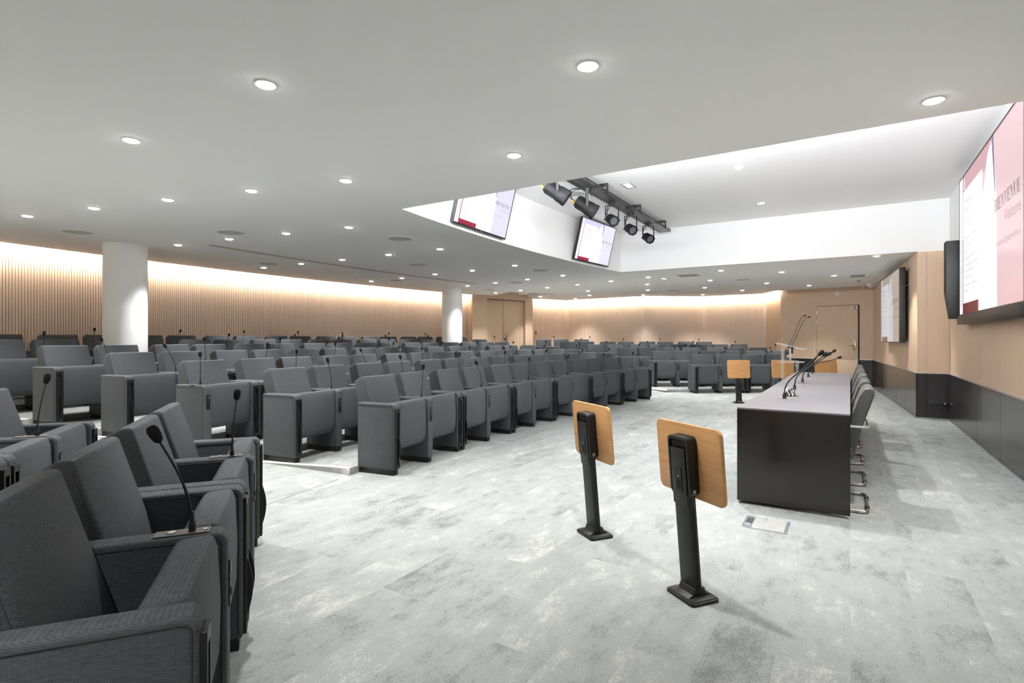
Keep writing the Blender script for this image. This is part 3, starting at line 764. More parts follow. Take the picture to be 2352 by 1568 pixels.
# ------------------------------------------------------------------ clear acrylic lectern with twin microphones
t = thing('acrylic_lectern', 'clear acrylic lectern with twin thin microphones beyond the desk', 'lectern', (-.89, 10.75, 0), 0)
T = Matrix.Translation((0, 0, 1.125)) @ Matrix.Rotation(math.radians(14), 4, 'Y')
m = MB(); m.box(-.24, .22, -.29, .29, -.006, .006, T); m.build('reading_tray', 'acrylic', t, bevel=.002, seg=1)
m = MB(); m.box(.215, .225, -.29, .29, 0, .03, T); m.build('tray_lip', 'acrylic', t)
m = MB(); m.box(-.14, -.125, -.20, .20, .02, 1.12); m.build('front_panel', 'acrylic', t, bevel=.002, seg=1)
m = MB(); m.box(-.02, .01, -.10, -.07, .88, 1.10); m.build('bracket', 'acrylic', t, bevel=.004)
m = MB(); m.prism_z(rrect(.42, .50, .19, 10), .842, .856); m.build('shelf', 'acrylic', t, bevel=.002, seg=1)
m = MB(); m.prism_z(rrect(.46, .50, .05), 0, .02); m.build('base_plate', 'acrylic', t, bevel=.003)
for y in (-.17, .17):
    m = MB(); m.tube([(.10, y, .02), (.10, y, .842)], .012, 10); m.build('rod', 'acrylic', t)
m = MB(); m.box(-.05, .05, -.07, .05, 1.09, 1.118); m.box(-.09, -.03, -.10, -.06, .98, 1.07); m.box(.0, .03, -.04, .0, 1.0, 1.09); m.build('microphone_mount', 'black', t, bevel=.004)
for j, (a, e) in enumerate((((-.04, -.05), (.20, -.03, .53)), ((.0, .05), (.26, .04, .51)))):
    p = bez([(a[0], a[1], 1.12), (a[0] + .09, a[1] * .6, 1.32), (a[0] + .16, a[1] * .3, 1.52), (e[0] - .05, e[1] * .8, 1.12 + e[2]), (e[0], e[1], 1.12 + e[2] + .005)], 16)
    m = MB(); m.tube(p, .0042, 8); g = m.build('gooseneck', 'black', t)
    d = (p[-1] - p[-2]).normalized(); q = p[-1]
    m = MB(); m.tube([q, q + d * .01, q + d * .03, q + d * .04], [.007, .013, .013, .006], 10); m.build('windscreen', 'foam', g)

# ------------------------------------------------------------------ floor box and floor lights
t = thing('floor_box', 'grey flush floor box with carpeted lid beside the desk end', 'floor box', (-.482, 3.995, 0))
m = MB(); m.box(-.138, .138, -.136, .136, 0, .003); m.build('box_frame', 'panelblue', t, bevel=.001, seg=1)
m = MB(); m.box(-.075, .118, -.126, .126, .003, .0055); m.build('box_lid', 'riser', t, smooth=False)
m = MB(); m.box(-.125, -.085, -.05, .085, .003, .007); m.build('cable_flap', 'alu', t, bevel=.002, seg=1)
for i, (x, y, lab) in enumerate(((-3.857, 3.317, 'small round white floor light at the foot of the left aisle step'), (-3.562, 12.519, 'small round white floor light at the foot of the right aisle step'))):
    t = tag(MB().lathe([(.032, 0), (.032, .004), (.026, .006)], 24).build('floor_light', 'lens'), lab, 'floor light', 'aisle floor lights'); t.location = (x, y, .003)

# ------------------------------------------------------------------ recessed downlights
m = MB(); m.lathe([(.058, 0), (.058, -.004), (.052, -.006), (.047, -.003), (.047, 0)], 28); RING = m.mesh('trim_ring', 'white')
m = MB(); m.lathe([(.047, -.003), (.045, -.009), (.032, -.014), (.001, -.016)], 28); LENS = m.mesh('lamp_lens', 'lens')
SPOT = bpy.data.lights.new('downlight_beam', 'SPOT'); SPOT.energy = SPOT_W; SPOT.spot_size = math.radians(88); SPOT.spot_blend = .7; SPOT.shadow_soft_size = .05; SPOT.color = (1, .985, .965)
SPOT_H = SPOT.copy(); SPOT_H.name = 'downlight_beam_high'; SPOT_H.energy = SPOT_W * 1.9
def downlight(x, y, z, label, group='recessed downlights'):
    t = thing('recessed_downlight', label, 'ceiling light', (x, y, z - .001), 0, group)
    link('trim_ring', RING, t); link('lamp_lens', LENS, t)
    l = link('downlight_beam', SPOT_H if z > 3 else SPOT, t, (0, 0, -.03)); return t
DL = [(-2.7, 1.78), (-1.13, 2.53), (0.41, 3.96), (-4.25, 1.78), (-2.15, 3.46), (-3.74, 3.23), (-4.74, 2.98), (-5.75, 2.73), (-6.78, 2.49), (-7.84, 2.25), (-5.26, 4.59), (-6.26, 4.42), (-7.28, 4.25), (-8.38, 4.12), (-5.34, 6.44), (-6.41, 6.42), (-7.5, 6.4), (-8.54, 6.34), (-9.62, 6.3), (-5.34, 8.62), (-6.45, 8.79), (-7.5, 8.88), (-8.59, 9.02), (-9.69, 9.14), (-5.29, 10.52), (-6.34, 10.79), (-7.38, 11.01), (-8.42, 11.26), (-4.83, 12.15), (-5.86, 12.47), (-6.89, 12.77), (-7.92, 13.1), (-8.97, 13.39), (-6.38, 14.28), (-6.95, 15.68), (-7.91, 16.68), (-8.49, 15.27), (-3.82, 11.81), (-4.34, 13.33), (-4.83, 14.9), (-5.45, 16.39), (-2.21, 11.46), (-2.79, 13.23), (-3.31, 15.02), (-3.86, 17.27), (-1.2, 12.4), (-1.75, 14.65), (-2.59, 16.41), (-0.3, 13.68), (-0.9, 15.84), (0.37, 10.83)]
def pix_x(x, y):
    c, s = math.cos(YAW), math.sin(YAW); return (c * x + s * y) / (-s * x + c * y)
def dist(x, y): return -math.sin(YAW) * x + math.cos(YAW) * y
groups = {}
for p in DL:
    d = dist(*p)
    if p[1] < 4.0 and d < 7.3: g = 'in the near ceiling'
    elif p[1] < 5.2: g = 'in the line over the left column'
    elif p[1] < 7.4: g = 'in the line crossing left of the displays'
    elif p[1] < 10: g = 'in the line over the middle rows'
    elif p[0] > -1.0 : g = 'by the side display'
    elif p[0] < -6.3 and p[1] > 14: g = 'right of the double doors'
    elif p[0] < -4.8 and p[1] < 11.6: g = 'in the line over the far column'
    elif p[0] < -4.8 and p[1] < 13.6: g = 'in the line towards the double doors'
    elif p[0] < -3.8: g = 'over the far right aisle'
    else: g = 'over the far right seats'
    groups.setdefault(g, []).append(p)
for g, ps in groups.items():
    ps.sort(key=lambda p: pix_x(*p))
    for i, (x, y) in enumerate(ps): downlight(x, y, CH, 'lit round downlight, %s from the left %s' % (ORD[i], g))
for (x, y), lab in (((-1.203, 7.359), 'lit round downlight in the high recess ceiling, nearer the lighting rail end'), ((-1.215, 9.477), 'lit round downlight in the high recess ceiling, farther one above the desk')): downlight(x, y, UH, lab)
downlight(-1.21, 5.24, UH, 'lit round downlight in the recess, hidden above the near ceiling edge')
for x, y in ((-3.31, -.1), (-1.0, -.6), (-4.83, -.1), (-5.9, 1.0), (-7.0, .6), (-8.0, .3)):
    downlight(x, y, CH, 'lit round downlight behind the viewpoint, outside the picture', 'downlights behind the viewpoint')

# round ceiling loudspeakers
m = MB(); m.lathe([(.185, 0), (.185, -.005), (.165, -.010), (.165, -.004)], 40); SRING = m.mesh('speaker_ring', 'white')
m = MB(); m.lathe([(.165, -.004), (.10, -.008), (.001, -.010)], 40); SGR = m.mesh('speaker_grille', 'grille')
SPK = [(-8.46, 2.93), (-6.81, 4.0), (-9.05, 6.02), (-5.25, 5.48), (-6.81, 7.56), (-9.03, 9.3), (-5.27, 9.49), (-6.89, 11.21), (-8.54, 12.43), (-4.24, 15.44), (-6.89, 16.59), (-2.11, 13.47)]
SPL = ['left of the left column', 'right of the left column', 'above the back row left of the linear vent', 'left below the recess display', 'in mid ceiling beside the linear vent',
       'by the slatted wall before the far column', 'below the second recess display', 'right of the far column', 'nearest the double doors', 'before the far right slatted wall', 'at the far right wall corner', 'on the right ceiling towards the exit door']
for (x, y), l in zip(SPK, SPL):
    t = thing('ceiling_speaker', 'grey round ceiling loudspeaker ' + l, 'loudspeaker', (x, y, CH - .001), 0, 'ceiling loudspeakers'); link('speaker_ring', SRING, t); link('speaker_grille', SGR, t)
t = thing('ceiling_speaker', 'round white loudspeaker in the recess ceiling behind the stage spotlights', 'loudspeaker', (-3.528, 7.384, UH - .001), 0, 'ceiling loudspeakers'); link('speaker_ring', SRING, t); link('speaker_grille', SGR, t)
# other ceiling fittings
def vent(x, y, sx, sy, label, n=9, rz=0, z=CH, mat='vent'):
    t = thing('ceiling_vent', label, 'vent', (x, y, z - .001), rz)
    m = MB(); a, b = sx / 2, sy / 2; f = .02
    m.box(-a, a, -b, -b + f, -.008, 0); m.box(-a, a, b - f, b, -.008, 0); m.box(-a, -a + f, -b + f, b - f, -.008, 0); m.box(a - f, a, -b + f, b - f, -.008, 0); m.build('vent_frame', 'white', t, smooth=False)
    m = MB(); m.mi = 1; m.box(-a + f, a - f, -b + f, b - f, -.001, 0); m.mi = 0
    for i in range(n):
        yy = -b + f + (sy - 2 * f) * (i + .5) / n; m.box(-a + f, a - f, yy - (sy - 2 * f) / n * .33, yy + (sy - 2 * f) / n * .33, -.006, -.002)
    m.build('vent_slats', [mat, 'slotd' if mat == 'slotw' else 'dark'], t, smooth=False); return t
vent(-2.98, 11.97, .46, .46, 'square white air vent in the ceiling beside the recess', 10)
vent(.138, 14.0, .30, .62, 'slatted rectangular air vent in the ceiling by the side display', 12, PI / 2 * 0)
for i, (a, b) in enumerate((((-5.862, 15.213), (-4.676, 15.938)), ((-4.34, 16.255), (-3.014, 17.175)))):
    a, b = Vector(a), Vector(b); c = (a + b) / 2; d = b - a
    vent(c.x, c.y, d.length, .09, ('long thin linear vent before the far slatted wall, left one', 'long thin linear vent before the far slatted wall, right one')[i], 2, math.atan2(d.y, d.x), mat='slotw')
m = MB(); n = 36; a0, a1 = math.asin((4.38 - C0.y) / 27.45), math.asin((10.95 - C0.y) / 27.45)
for r0, r1, z, k in ((27.395, 27.415, -.006, 0), (27.485, 27.505, -.006, 0), (27.415, 27.485, -.002, 1), (27.443, 27.457, -.006, 0)):
    m.mi = k
    for i in range(n):
        p, q = a0 + (a1 - a0) * i / n, a0 + (a1 - a0) * (i + 1) / n
        A, B, C_, D_ = arc(C0, r0, p), arc(C0, r0, q), arc(C0, r1, q), arc(C0, r1, p)
        m.add([(*v, CH + z) for v in (A, B, C_, D_)] + [(*v, CH - .0005) for v in (A, B, C_, D_)], [(0, 1, 2, 3), (4, 5, 6, 7), (0, 1, 5, 4), (2, 3, 7, 6), (0, 3, 7, 4), (1, 2, 6, 5)])
tag(m.build('linear_vent', ['slotw', 'slotd'], smooth=False), 'long curved linear air vent in the ceiling over the seating rows', 'vent')
def detector(x, y, label):
    t = thing('smoke_detector', label, 'smoke detector', (x, y, CH - .001)); m = MB(); m.lathe([(.06, 0), (.06, -.018), (.052, -.022)], 24); m.build('detector_base', 'white', t); m = MB(); m.lathe([(.045, -.022), (.042, -.040), (.03, -.048)], 24); m.build('detector_head', 'white', t)
detector(-8.74, 7.82, 'small white smoke detector in the ceiling near the left slatted wall')
detector(-3.80, 13.39, 'small white smoke detector in the ceiling over the far right seats')
def elight(x, y, z, label):
    t = thing('emergency_light', label, 'emergency light', (x, y, z - .001)); m = MB(); m.box(-.07, .07, -.15, .15, -.006, 0); m.build('light_frame', 'vent', t, bevel=.002); m = MB(); m.box(-.045, .045, -.11, .11, -.008, -.005); m.build('light_diffuser', 'emerg', t)
M['emerg'] = emit('emergency_diffuser', (.9, .95, 1.), 1.3)
elight(-2.674, 7.378, UH, 'bright rectangular emergency light in the recess ceiling above the rail')
elight(-3.60, 12.27, CH, 'small rectangular emergency light in the ceiling beside the square vent')
t = thing('ceiling_unit', 'white round ceiling unit with a dark rim before the double doors', 'ceiling unit', (-8.334, 13.967, CH + .14)); m = MB(); m.lathe([(.15, -.13), (.15, -.17), (.12, -.18)], 28); m.build('unit_body', 'white', t); m = MB(); m.lathe([(.11, 0), (.11, -.13)], 24); m.build('unit_rim', 'black', t)
t = thing('dome_camera', 'white dome camera where ceiling meets the side wall', 'camera', (.43, 16.1, CH)); m = MB(); m.lathe([(.085, 0), (.085, -.03), (.08, -.05), (.06, -.085), (.02, -.105)], 24); m.build('camera_dome', 'white', t); m = MB(); m.box(.0, .12, -.03, .03, -.05, 0); m.build('camera_bracket', 'white', t)
t = thing('hanging_cable', 'white cable end hanging from the ceiling by the exit door', 'cable', (.167, 15.28, CH)); m = MB(); m.tube(bez([(0, 0, 0), (.03, 0, -.02), (.14, .02, -.12), (.10, .02, -.24), (.06, .02, -.16)], 14), .006, 8); m.build('lead', 'paper', t); m = MB(); m.lathe([(.035, 0), (.035, -.01)], 16); m.build('ceiling_hole', 'dark', t)

# ------------------------------------------------------------------ slides and displays
_font = bpy.data.curves.new('tmp', 'FONT')
def text_tris(s):
    c = bpy.data.curves.new('tmp_text', 'FONT'); c.body = s; c.size = 1.0; c.resolution_u = 3
    o = bpy.data.objects.new('tmp_text', c); COL.objects.link(o)
    dg = bpy.context.evaluated_depsgraph_get(); me = bpy.data.meshes.new_from_object(o.evaluated_get(dg))
    vs = [v.co.copy() for v in me.vertices]; fs = [tuple(p.vertices) for p in me.polygons]
    bpy.data.objects.remove(o); bpy.data.curves.remove(c); bpy.data.meshes.remove(me)
    return vs, fs
bpy.data.curves.remove(_font)
TEXT = {}
def put_text(m, s, x0, z0, h, width=None, y=0, vertical=False, right=None):
    if s not in TEXT: TEXT[s] = text_tris(s)
    vs, fs = TEXT[s]
    if not vs: return
    w_ = max(v.x for v in vs); kx = (width / w_) if width else h * .8
    kz = h / .72
    if right is not None: x0 = right - w_ * kx
    if vertical: q = [(x0 - v.y * kz, y, z0 + v.x * kx) for v in vs]
    else: q = [(x0 + v.x * kx, y, z0 + v.y * kz) for v in vs]
    m.add(q, fs)
def serif_word(m, word, x0, z0, h, width, y):
    TH, TN, SE = .17, .045, .035
    def R(x0_, x1_, y0_, y1_): return [(x0_, y0_), (x1_, y0_), (x1_, y1_), (x0_, y1_)]
    def stem(x, t_): return [R(x, x + t_, 0, 1), R(x - .07, x + t_ + .07, 0, SE), R(x - .07, x + t_ + .07, 1 - SE, 1)]
    def bowl(cx, cy, rx, ry, t_):
        out = []; n = 10
        for i in range(n):
            a, b = -PI / 2 + PI * i / n, -PI / 2 + PI * (i + 1) / n
            ta, tb = t_ * (.25 + .75 * abs(math.cos(a))), t_ * (.25 + .75 * abs(math.cos(b)))
            out.append([(cx + rx * math.cos(a), cy + ry * math.sin(a)), (cx + rx * math.cos(b), cy + ry * math.sin(b)), (cx + (rx - tb) * math.cos(b), cy + (ry - TN) * math.sin(b)), (cx + (rx - ta) * math.cos(a), cy + (ry - TN) * math.sin(a))])
        return out
    G_ = dict(
        I=(.36, stem(.10, TH)),
        E=(.66, stem(.10, TH) + [R(.27, .60, 0, TN), R(.27, .60, 1 - TN, 1), R(.27, .50, .5 - TN / 2, .5 + TN / 2), R(.57, .60, 0, .2), R(.57, .60, .8, 1), R(.47, .5, .40, .60)]),
        B=(.70, stem(.10, TH) + [R(.27, .40, 0, TN), R(.27, .40, .5, .5 + TN), R(.27, .38, 1 - TN, 1)] + bowl(.38, .27, .28, .27, TH) + bowl(.36, .76, .25, .24, TH)),
        N=(.80, [R(.12, .12 + TN, 0, 1), R(.03, .26, 0, SE), R(.64, .64 + TN, 0, 1), R(.55, .78, 1 - SE, 1), R(.03, .2, 1 - SE, 1), [(.08, 1), (.28, 1), (.685, 0), (.60, 0)]]),
        V=(.76, [[(.08, 1), (.27, 1), (.45, 0), (.39, 0)], [(.63, 1), (.68, 1), (.45, 0), (.41, 0)], R(.02, .34, 1 - SE, 1), R(.54, .76, 1 - SE, 1)]),
        U=(.76, [R(.12, .29, .25, 1), R(.60, .645, .25, 1), R(.04, .37, 1 - SE, 1), R(.51, .74, 1 - SE, 1)] + [[(.385 + .265 * math.cos(a) * 1, .26 + .26 * math.sin(a)), (.385 + .265 * math.cos(b), .26 + .26 * math.sin(b)), (.40 + .20 * math.cos(b) + (.0 if b > -PI / 2 else .0), .27 + .21 * math.sin(b)), (.40 + .20 * math.cos(a), .27 + .21 * math.sin(a))] for a, b in [(-PI + PI * i / 10, -PI + PI * (i + 1) / 10) for i in range(10)]]))
    tot = sum(G_[c][0] for c in word); k = width / tot; x = x0
    for c in word:
        wd_, qs = G_[c]
        for q in qs: m.add([(x + a * k, y, z0 + b * h) for a, b in q], [tuple(range(len(q)))])
        x += wd_ * k
def pal(name, k, **cols): return {n: emit(name + '_' + n, c, k) for n, c in cols.items()}
PAL_STAGE = pal('slide_stage', .67, bg=(.74, .50, .53), top=(.56, .30, .33), white=(.92, .92, .95), card=(.97, .97, .98), burg=(.14, .007, .022), blue=(.10, .10, .20), ink=(.03, .02, .025), soft=(.38, .20, .23))
PAL_HIGH = pal('slide_high', .72, bg=(.76, .74, .88), top=(.66, .62, .86), white=(.95, .95, .99), card=(.98, .98, .99), burg=(.36, .012, .055), blue=(.16, .17, .42), ink=(.25, .24, .30), soft=(.58, .56, .68))
PAL_SIDE = pal('slide_side', .62, bg=(.42, .355, .315), top=(.36, .29, .26), white=(.56, .57, .62), card=(.58, .61, .67), burg=(.20, .115, .075), blue=(.22, .21, .25), ink=(.09, .08, .09), soft=(.24, .19, .17))
KEYS = ['bg', 'top', 'white', 'card', 'burg', 'blue', 'ink', 'soft']
def slide(parent, W, H, P, name='screen'):
    """the welcome slide as flat coloured shapes; local x to the right, z up, front towards -y"""
    m = MB(); st = .0008
    def poly(pts, key, layer): m.mi = KEYS.index(key); m.add([(u * W, -st * layer, v * H) for u, v in pts], [tuple(range(len(pts)))])
    poly([(0, 0), (1, 0), (1, 1), (0, 1)], 'bg', 0)
    poly([(.075, .86), (.60, .86), (.60, 1), (.075, 1)], 'top', 1)
    poly([(.40, 0), (.68, 0), (.675, .62), (.62, .97), (.60, .98), (.54, .93), (.47, .72), (.40, .45)], 'white', 2)
    poly([(.603, 1), (.632, 1), (.660, .66), (.652, .66)], 'blue', 3)
    poly([(.0, 0), (.072, 0), (.072, 1), (0, 1)], 'white', 3)
    poly([(.072, 0), (.082, 0), (.082, 1), (.072, 1)], 'burg', 3)
    poly([(.072, 0), (.385, 0), (.385, .09), (.072, .09)], 'burg', 3)
    poly([(.085, .075), (.455, .075), (.455, .885), (.085, .885)], 'card', 4)
    poly([(.09, .90), (.125, .90), (.105, .985)], 'card', 4); poly([(.113, .90), (.125, .90), (.112, .955)], 'ink', 5)
    y = -st * 6; m.mi = KEYS.index('ink')
    serif_word(m, 'BIENVENUE', .655 * W, .54 * H, .068 * H, .31 * W, y)
    put_text(m, 'Montholon -', .125 * W, .785 * H, .030 * H, .16 * W, y); put_text(m, 'Auditorium', .125 * W, .725 * H, .030 * H, .15 * W, y)
    put_text(m, 'Partagez votre \u00e9cran', .125 * W, .645 * H, .022 * H, .22 * W, y); put_text(m, 'Rejoignez une visio', .125 * W, .53 * H, .022 * H, .205 * W, y)
    put_text(m, 'PATCHWORK', .050 * W, .06 * H, .026 * H * 1.1, .30 * H, y, vertical=True)
    m.mi = KEYS.index('soft')
    put_text(m, 'Auditorium', .050 * W, .39 * H, .024 * H, .20 * H, y, vertical=True)
    put_text(m, 'Welcome', 0, .445 * H, .070 * H, .185 * W, y, right=.965 * W)
    put_text(m, 'montholon@patchwork.co', 0, .335 * H, .036 * H, .31 * W, y, right=.965 * W)
    for s, v, wd_ in (('Connectez-vous au Wifi', .60, .22), ('1. Connectez-vous \u00e0 internet via le', .475, .28), ('Wifi', .435, .04), ('2. Cliquez sur Rejoindre la r\u00e9union', .385, .29), ('3. Choisissez Montholon - Auditorium', .335, .27),
                      ('dans votre application', .295, .18), ('4. Cliquez sur Join Call', .245, .19), ('5. Bienvenue sur Teams ou sur', .195, .25), ('Zoom', .155, .06)):
        put_text(m, s, .125 * W, v * H, .017 * H, wd_ * W, y)
    return m.build(name, [P[k] for k in KEYS], parent, smooth=False, norm=False)
def display(origin, right, up, W, H, P, label, depth=.06, bez_=.012, bottom=.018, cat='display', logo=True, name='wall_display'):
    t = thing(name, label, cat, mat=frame(origin, right, up))
    m = MB(); m.box(-bez_, W + bez_, .001, depth, -bottom, H + bez_); m.build('housing', 'black', t, bevel=.003)
    m = MB(); m.box(-bez_, 0, -.006, .001, -bottom, H + bez_); m.box(W, W + bez_, -.006, .001, -bottom, H + bez_); m.box(0, W, -.006, .001, H, H + bez_); m.box(0, W, -.006, .001, -bottom, 0); m.build('bezel', 'metalblack', t, smooth=False)
    slide(t, W, H, P)
    if logo: m = MB(); m.box(W * .49, W * .51, -.0075, -.006, -bottom * .75, -bottom * .3); m.build('maker_mark', 'alu', t)
    return t
# stage display
o0 = Vector((1.20, 8.97, 1.565))
t = display(o0, (0, -1, 0), (0, 0, 1), 3.04, 1.71, PAL_STAGE, 'huge pink welcome display on the stage wall at the right', depth=.09, bez_=.012, bottom=.012, logo=False)
m = MB(); m.box(-.012, 3.052, -.03, .09, -.125, -.013); m.build('sound_bar', 'metalblack', t, bevel=.004)
# side wall display
so = Dc + sd * 2.876; sn = Vector((sd.y, -sd.x)); so = so + sn * .135
t = display((so.x, so.y, 1.205), (sd.x, sd.y, 0), (0, 0, 1), 2.45, 1.27, PAL_SIDE, 'large dim beige welcome display on the oak side wall', depth=.085, bez_=.010, bottom=.012)
m = MB(); m.box(.4, 2.0, .085, .133, .2, 1.05); m.box(2.2, 2.42, .085, .133, .95, .98); m.build('wall_bracket', 'metalblack', t, bevel=.003)
# the two displays on the curved side of the recess, tipped down to the stage
for p, lab in ((5.19, 'tilted white welcome display half hidden by the ceiling edge, left one'), (8.73, 'tilted lavender welcome display in the recess beside the spotlights, right one')):
    ym = p + .645; a = math.asin((ym - C0.y) / RCS); n = Vector((math.cos(a), -math.sin(a), 0)); r = Vector((math.sin(a), math.cos(a), 0))
    c = Vector((*arc(C0, RCS, a), 0)) + n * .07; tl = math.radians(14)
    up = Vector((0, 0, 1)) * math.cos(tl) + n * math.sin(tl)
    o = c - r * .645 + Vector((0, 0, 2.695))
    t = display(o, r, up, 1.29, .725, PAL_HIGH, lab, depth=.045, bez_=.010, bottom=.022)
    m = MB(); m.box(.3, .99, .045, .06, .2, .55); m.build('wall_bracket', 'black', t, bevel=.003)

# ------------------------------------------------------------------ stage lighting rail and spotlights
def perforated():
    m, t, b = nt('perforated_steel')
    b.inputs['Base Color'].default_value = (.02, .02, .022, 1); b.inputs['Metallic'].default_value = .6; b.inputs['Roughness'].default_value = .35
    tc = t.nodes.new('ShaderNodeTexCoord'); sp = t.nodes.new('ShaderNodeSeparateXYZ'); t.links.new(tc.outputs['Object'], sp.inputs[0])
    fy = math_node(t, 'ABSOLUTE', math_node(t, 'SUBTRACT', math_node(t, 'FRACT', math_node(t, 'DIVIDE', sp.outputs[1], .05)), .5))
    xz = math_node(t, 'ADD', sp.outputs[0], sp.outputs[2])
    fx = math_node(t, 'ABSOLUTE', math_node(t, 'SUBTRACT', math_node(t, 'FRACT', math_node(t, 'DIVIDE', xz, .036)), .5))
    hole = math_node(t, 'MULTIPLY', math_node(t, 'LESS_THAN', fy, .27), math_node(t, 'LESS_THAN', fx, .17))
    tr = t.nodes.new('ShaderNodeBsdfTransparent'); mx = t.nodes.new('ShaderNodeMixShader')
    t.links.new(hole, mx.inputs[0]); t.links.new(b.outputs[0], mx.inputs[1]); t.links.new(tr.outputs[0], mx.inputs[2])
    t.links.new(mx.outputs[0], t.nodes['Material Output'].inputs['Surface']); return m
M['perf'] = perforated()
t = thing('lighting_rail', 'black perforated lighting rail under the recess ceiling', 'lighting rail', (-3.01, 7.42, 3.30))
m = MB(); m.box(-.11, .11, -2.9, 2.9, 0, .002); m.box(-.11, -.108, -2.9, 2.9, .002, .05); m.box(.108, .11, -2.9, 2.9, .002, .05); m.build('perforated_tray', 'perf', t, smooth=False)
for y in (-1.72, -.29, 1.11, 2.52):
    m = MB(); m.box(-.13, .13, y - .015, y + .015, .10, .14); m.box(.112, .13, y - .015, y + .015, .0, .10); m.box(-.13, -.112, y - .015, y + .015, .0, .10); m.build('hanger', 'metalblack', t, bevel=.002)
def spotlight(y, big, aim, label, dz=0):
    t = thing('stage_spotlight', label, 'spotlight', (-3.01, y, 3.03 + dz), 0, 'stage spotlights')
    a = Vector(aim).normalized(); xx = a.cross(Vector((0, 0, 1))).normalized(); zz = xx.cross(a)
    T = Matrix((xx, a, zz)).transposed().to_4x4(); TA = T @ Matrix.Rotation(-PI / 2, 4, 'X')   # lathe z -> aim
    R, L = (.098, .31) if big else (.078, .21)
    m = MB(); m.lathe([(R * .45, -L * .55), (R * .75, -L * .53), (R * .85, -L * .45), (R * .85, -L * .05), (R * .93, 0), (R, L * .15), (R, L * .36)], 28, TA)
    for i in range(16):
        q = 2 * PI * i / 16; m.box(-.004, .004, -L * .44, -L * .06, R * .84, R * .93, T @ Matrix.Rotation(q, 4, 'Y'))
    m.build('lamp_body', 'lampblack', t, bevel=0)
    m = MB(); n = 32; pr = []
    for i in range(n): pr.append(((R * (1.06 if i % 4 < 2 else .98)) * math.cos(2 * PI * i / n), (R * (1.06 if i % 4 < 2 else .98)) * math.sin(2 * PI * i / n)))
    ii = [(R * .74 * math.cos(2 * PI * i / n), R * .74 * math.sin(2 * PI * i / n)) for i in range(n)]
    vs = [TA @ Vector((*p, z)) for z in (L * .33, L * .46) for p in pr] + [TA @ Vector((*p, z)) for z in (L * .46, L * .36) for p in ii]
    fs = []
    for i in range(n):
        j = (i + 1) % n; fs += [(i, j, n + j, n + i), (n + i, n + j, 2 * n + j, 2 * n + i), (2 * n + i, 2 * n + j, 3 * n + j, 3 * n + i)]
    m.add(vs, fs); m.build('front_ring', 'lampblack', t)
    m = MB(); m.lathe([(R * .74, L * .37), (R * .5, L * .39), (.004, L * .40)], 24, TA); m.build('lens', 'glass', t)
    hx = R + .025; yv = Vector((xx.x, xx.y, 0)).normalized()
    m = MB(); w_ = .011
    Y = Matrix((yv, Vector((-yv.y, yv.x, 0)), Vector((0, 0, 1)))).transposed().to_4x4()
    top = .205 - dz
    m.box(-hx - .003, -hx + .003, -w_ * 1.4, w_ * 1.4, -.02, top, Y); m.box(hx - .003, hx + .003, -w_ * 1.4, w_ * 1.4, -.02, top, Y); m.box(-hx, hx, -w_ * 1.4, w_ * 1.4, top, top + .006, Y)
    m.build('yoke', 'metalblack', t, bevel=.001, seg=1)
    m = MB(); m.tube([Y @ Vector((-hx - .02, 0, 0)), Y @ Vector((-R * .8, 0, 0))], .014, 10); m.tube([Y @ Vector((hx + .02, 0, 0)), Y @ Vector((R * .8, 0, 0))], .014, 10); m.build('tilt_knob', 'black', t)
    m = MB(); m.tube([(0, 0, top), (0, 0, .27 - dz)], .02, 10); m.box(-.05, .05, -.03, .03, .235 - dz, .268 - dz); m.build('clamp', 'black', t, bevel=.002)
    b0 = TA @ Vector((0, R * .3, -L * .55)); m = MB()
    m.tube(bez([b0, b0 - a * .12 + Vector((0, 0, -.01)), b0 - a * .16 + Vector((0, 0, .16)), (-.03, .0, .24)], 14), .007, 7)
    m.tube(bez([b0 + xx * .03, b0 - a * .09 + xx * .05, b0 - a * .12 + Vector((0, 0, .14)), (.03, .0, .24)], 14), .005, 7); c = m.build('power_cable', 'black', t)
    if big:
        m = MB(); m.tube([b0 - a * .0, b0 - a * .055], [.014, .018], 10); m.build('plug', 'orange', c)
spotlight(5.84, True, (.83, .42, -.62), 'black stage spotlight on the rail with orange plug, half behind the ceiling edge', .0)
spotlight(6.70, True, (.83, .42, -.62), 'black stage spotlight with orange plug, whole, second along the rail')
spotlight(7.61, False, (.62, -.66, -.42), 'black stage spotlight showing its lens, third along the rail')
spotlight(8.42, False, (.62, -.66, -.42), 'black stage spotlight showing its lens, fourth along the rail')
spotlight(9.31, False, (.62, -.66, -.42), 'black stage spotlight at the far end of the rail')

# ------------------------------------------------------------------ wall fittings
t = thing('column_loudspeaker', 'tall black column loudspeaker at the left edge of the stage display', 'loudspeaker', (SX, 9.03, 1.52))
m = MB(); m.prism_x([(0, 0)] * 0 + [(0, .325), (0, 1.02), (.19, 1.02), (.19, .325)], -.235, -.06); m.add([], [])
m2 = MB(); prof = [(-.235, .325), (-.235, 1.02), (-.05, 1.02), (-.05, .0), (-.19, .0)]
m2.add([(x, 0, z) for x, z in prof] + [(x, .19, z) for x, z in prof], [(4, 3, 2, 1, 0), (5, 6, 7, 8, 9)] + [(i, (i + 1) % 5, 5 + (i + 1) % 5, 5 + i) for i in range(5)]); m2.build('cabinet', 'black', t, bevel=.006)
m = MB(); m.box(-.2365, -.2355, .012, .178, .34, 1.01); m.build('front_grille', 'grille_black', t) if 'grille_black' in M else m.build('front_grille', 'pit', t)
m = MB(); m.box(-.236, -.05, -.001, .191, .322, .326); m.build('joint', 'metalblack', t)
m = MB(); m.box(-.05, 0, .05, .14, .3, .7); m.build('wall_bracket', 'metalblack', t)
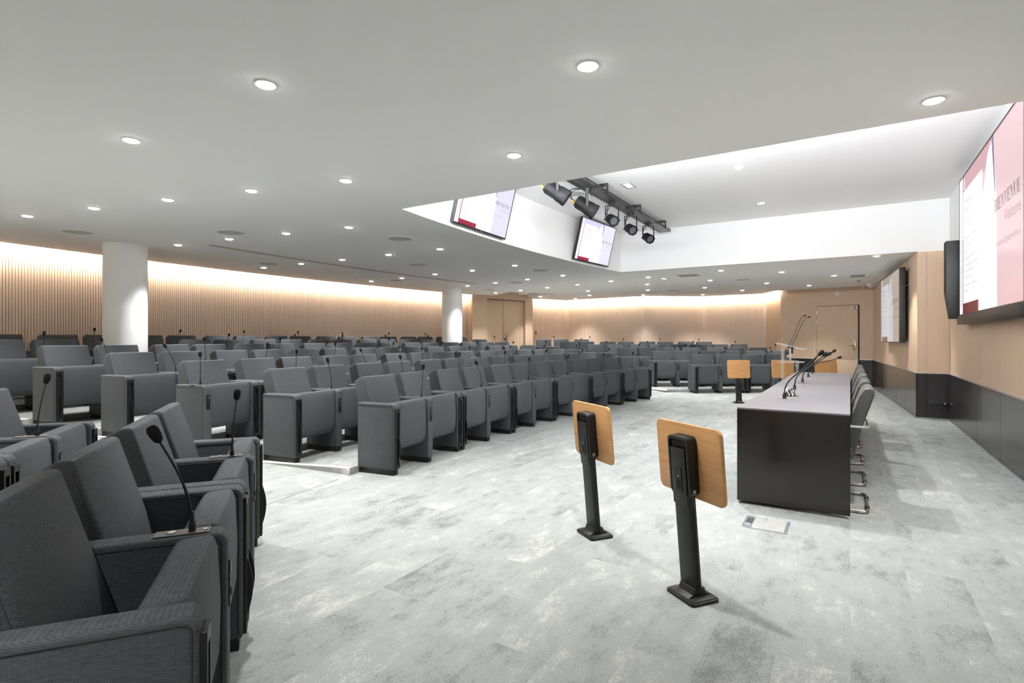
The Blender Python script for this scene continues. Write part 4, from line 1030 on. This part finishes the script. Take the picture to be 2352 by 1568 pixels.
def wall_thing(name, label, cat, mtx, x, z): return thing(name, label, cat, mat=mtx @ Matrix.Translation((x, 0, z)))
t = wall_thing('socket_panel', 'black triple socket plate low on the dark pier', 'socket', PMx, .27, .25)
m = MB(); m.box(-.115, .115, -.026, -.018, -.036, .036); m.build('plate', 'black', t, bevel=.003)
for i, x in enumerate((-.07, 0, .07)):
    m = MB(); m.lathe([(.026, 0), (.026, .003), (.018, .003), (.018, .001)], 18, Matrix.Translation((x, -.026, 0)) @ Matrix.Rotation(PI / 2, 4, 'X')); s_ = m.build('socket', 'metalblack', t)
    if i == 2: m = MB(); m.box(x - .008, x + .01, -.032, -.028, -.006, .012); m.build('connector', 'paper', s_)
t = wall_thing('wall_vent', 'dark slatted air vent in the wainscot below the side display', 'vent', SM, 1.63, .37)
m = MB(); m.mi = 1; m.box(-.48, .48, -.0195, -.018, -.25, .25); m.mi = 0
for i in range(18): z = -.235 + .47 * i / 17; m.box(-.48, .48, -.025, -.019, z - .008, z + .008)
m.build('vent_slats', ['wains', 'pit'], t, smooth=False)
t = wall_thing('exit_alarm', 'small round white sounder on the wall above the exit door', 'alarm', GM, 1.375, 2.475)
m = MB(); m.lathe([(.05, 0), (.05, .02), (.035, .035)], 20, Matrix.Rotation(PI / 2, 4, 'X')); m.build('sounder_body', 'paper', t); m = MB(); m.box(-.008, .008, -.037, -.034, -.02, .02); m.build('sounder_slot', 'dark', t)
wd2 = (RO[1] - RO[0]).normalized(); wp = RO[0] + wd2 * .22; WM = frame((wp.x, wp.y, 0), (wd2.x, wd2.y, 0), (0, 0, 1))
t = wall_thing('switch_plate', 'small dark switch plate on the slatted wall right of the double doors', 'switch', WM, 0, 1.49)
m = MB(); m.box(-.04, .04, -.012, 0, -.07, .07); m.build('plate', 'brass', t, bevel=.002); m = MB(); m.box(-.02, .02, -.016, -.012, -.03, .04); m.build('rocker', 'red', t)
t = thing('low_cabinet', 'small oak box standing by the slatted wall right of the double doors', 'cabinet', (-8.80, 15.90, ZT[6]), math.atan2(wd2.y, wd2.x))
m = MB(); m.box(-.14, .14, -.14, .10, 0, .83); m.build('cabinet_body', 'oak', t, bevel=.003); m = MB(); m.box(-.15, .15, -.15, .11, .83, .845); m.build('cabinet_top', 'oak', t, bevel=.002)
t = thing('white_bottle', 'white plastic bottle standing past the left far edge of the desk', 'bottle', (-.80, 9.72, 0)); bpy.data.objects.remove(t)
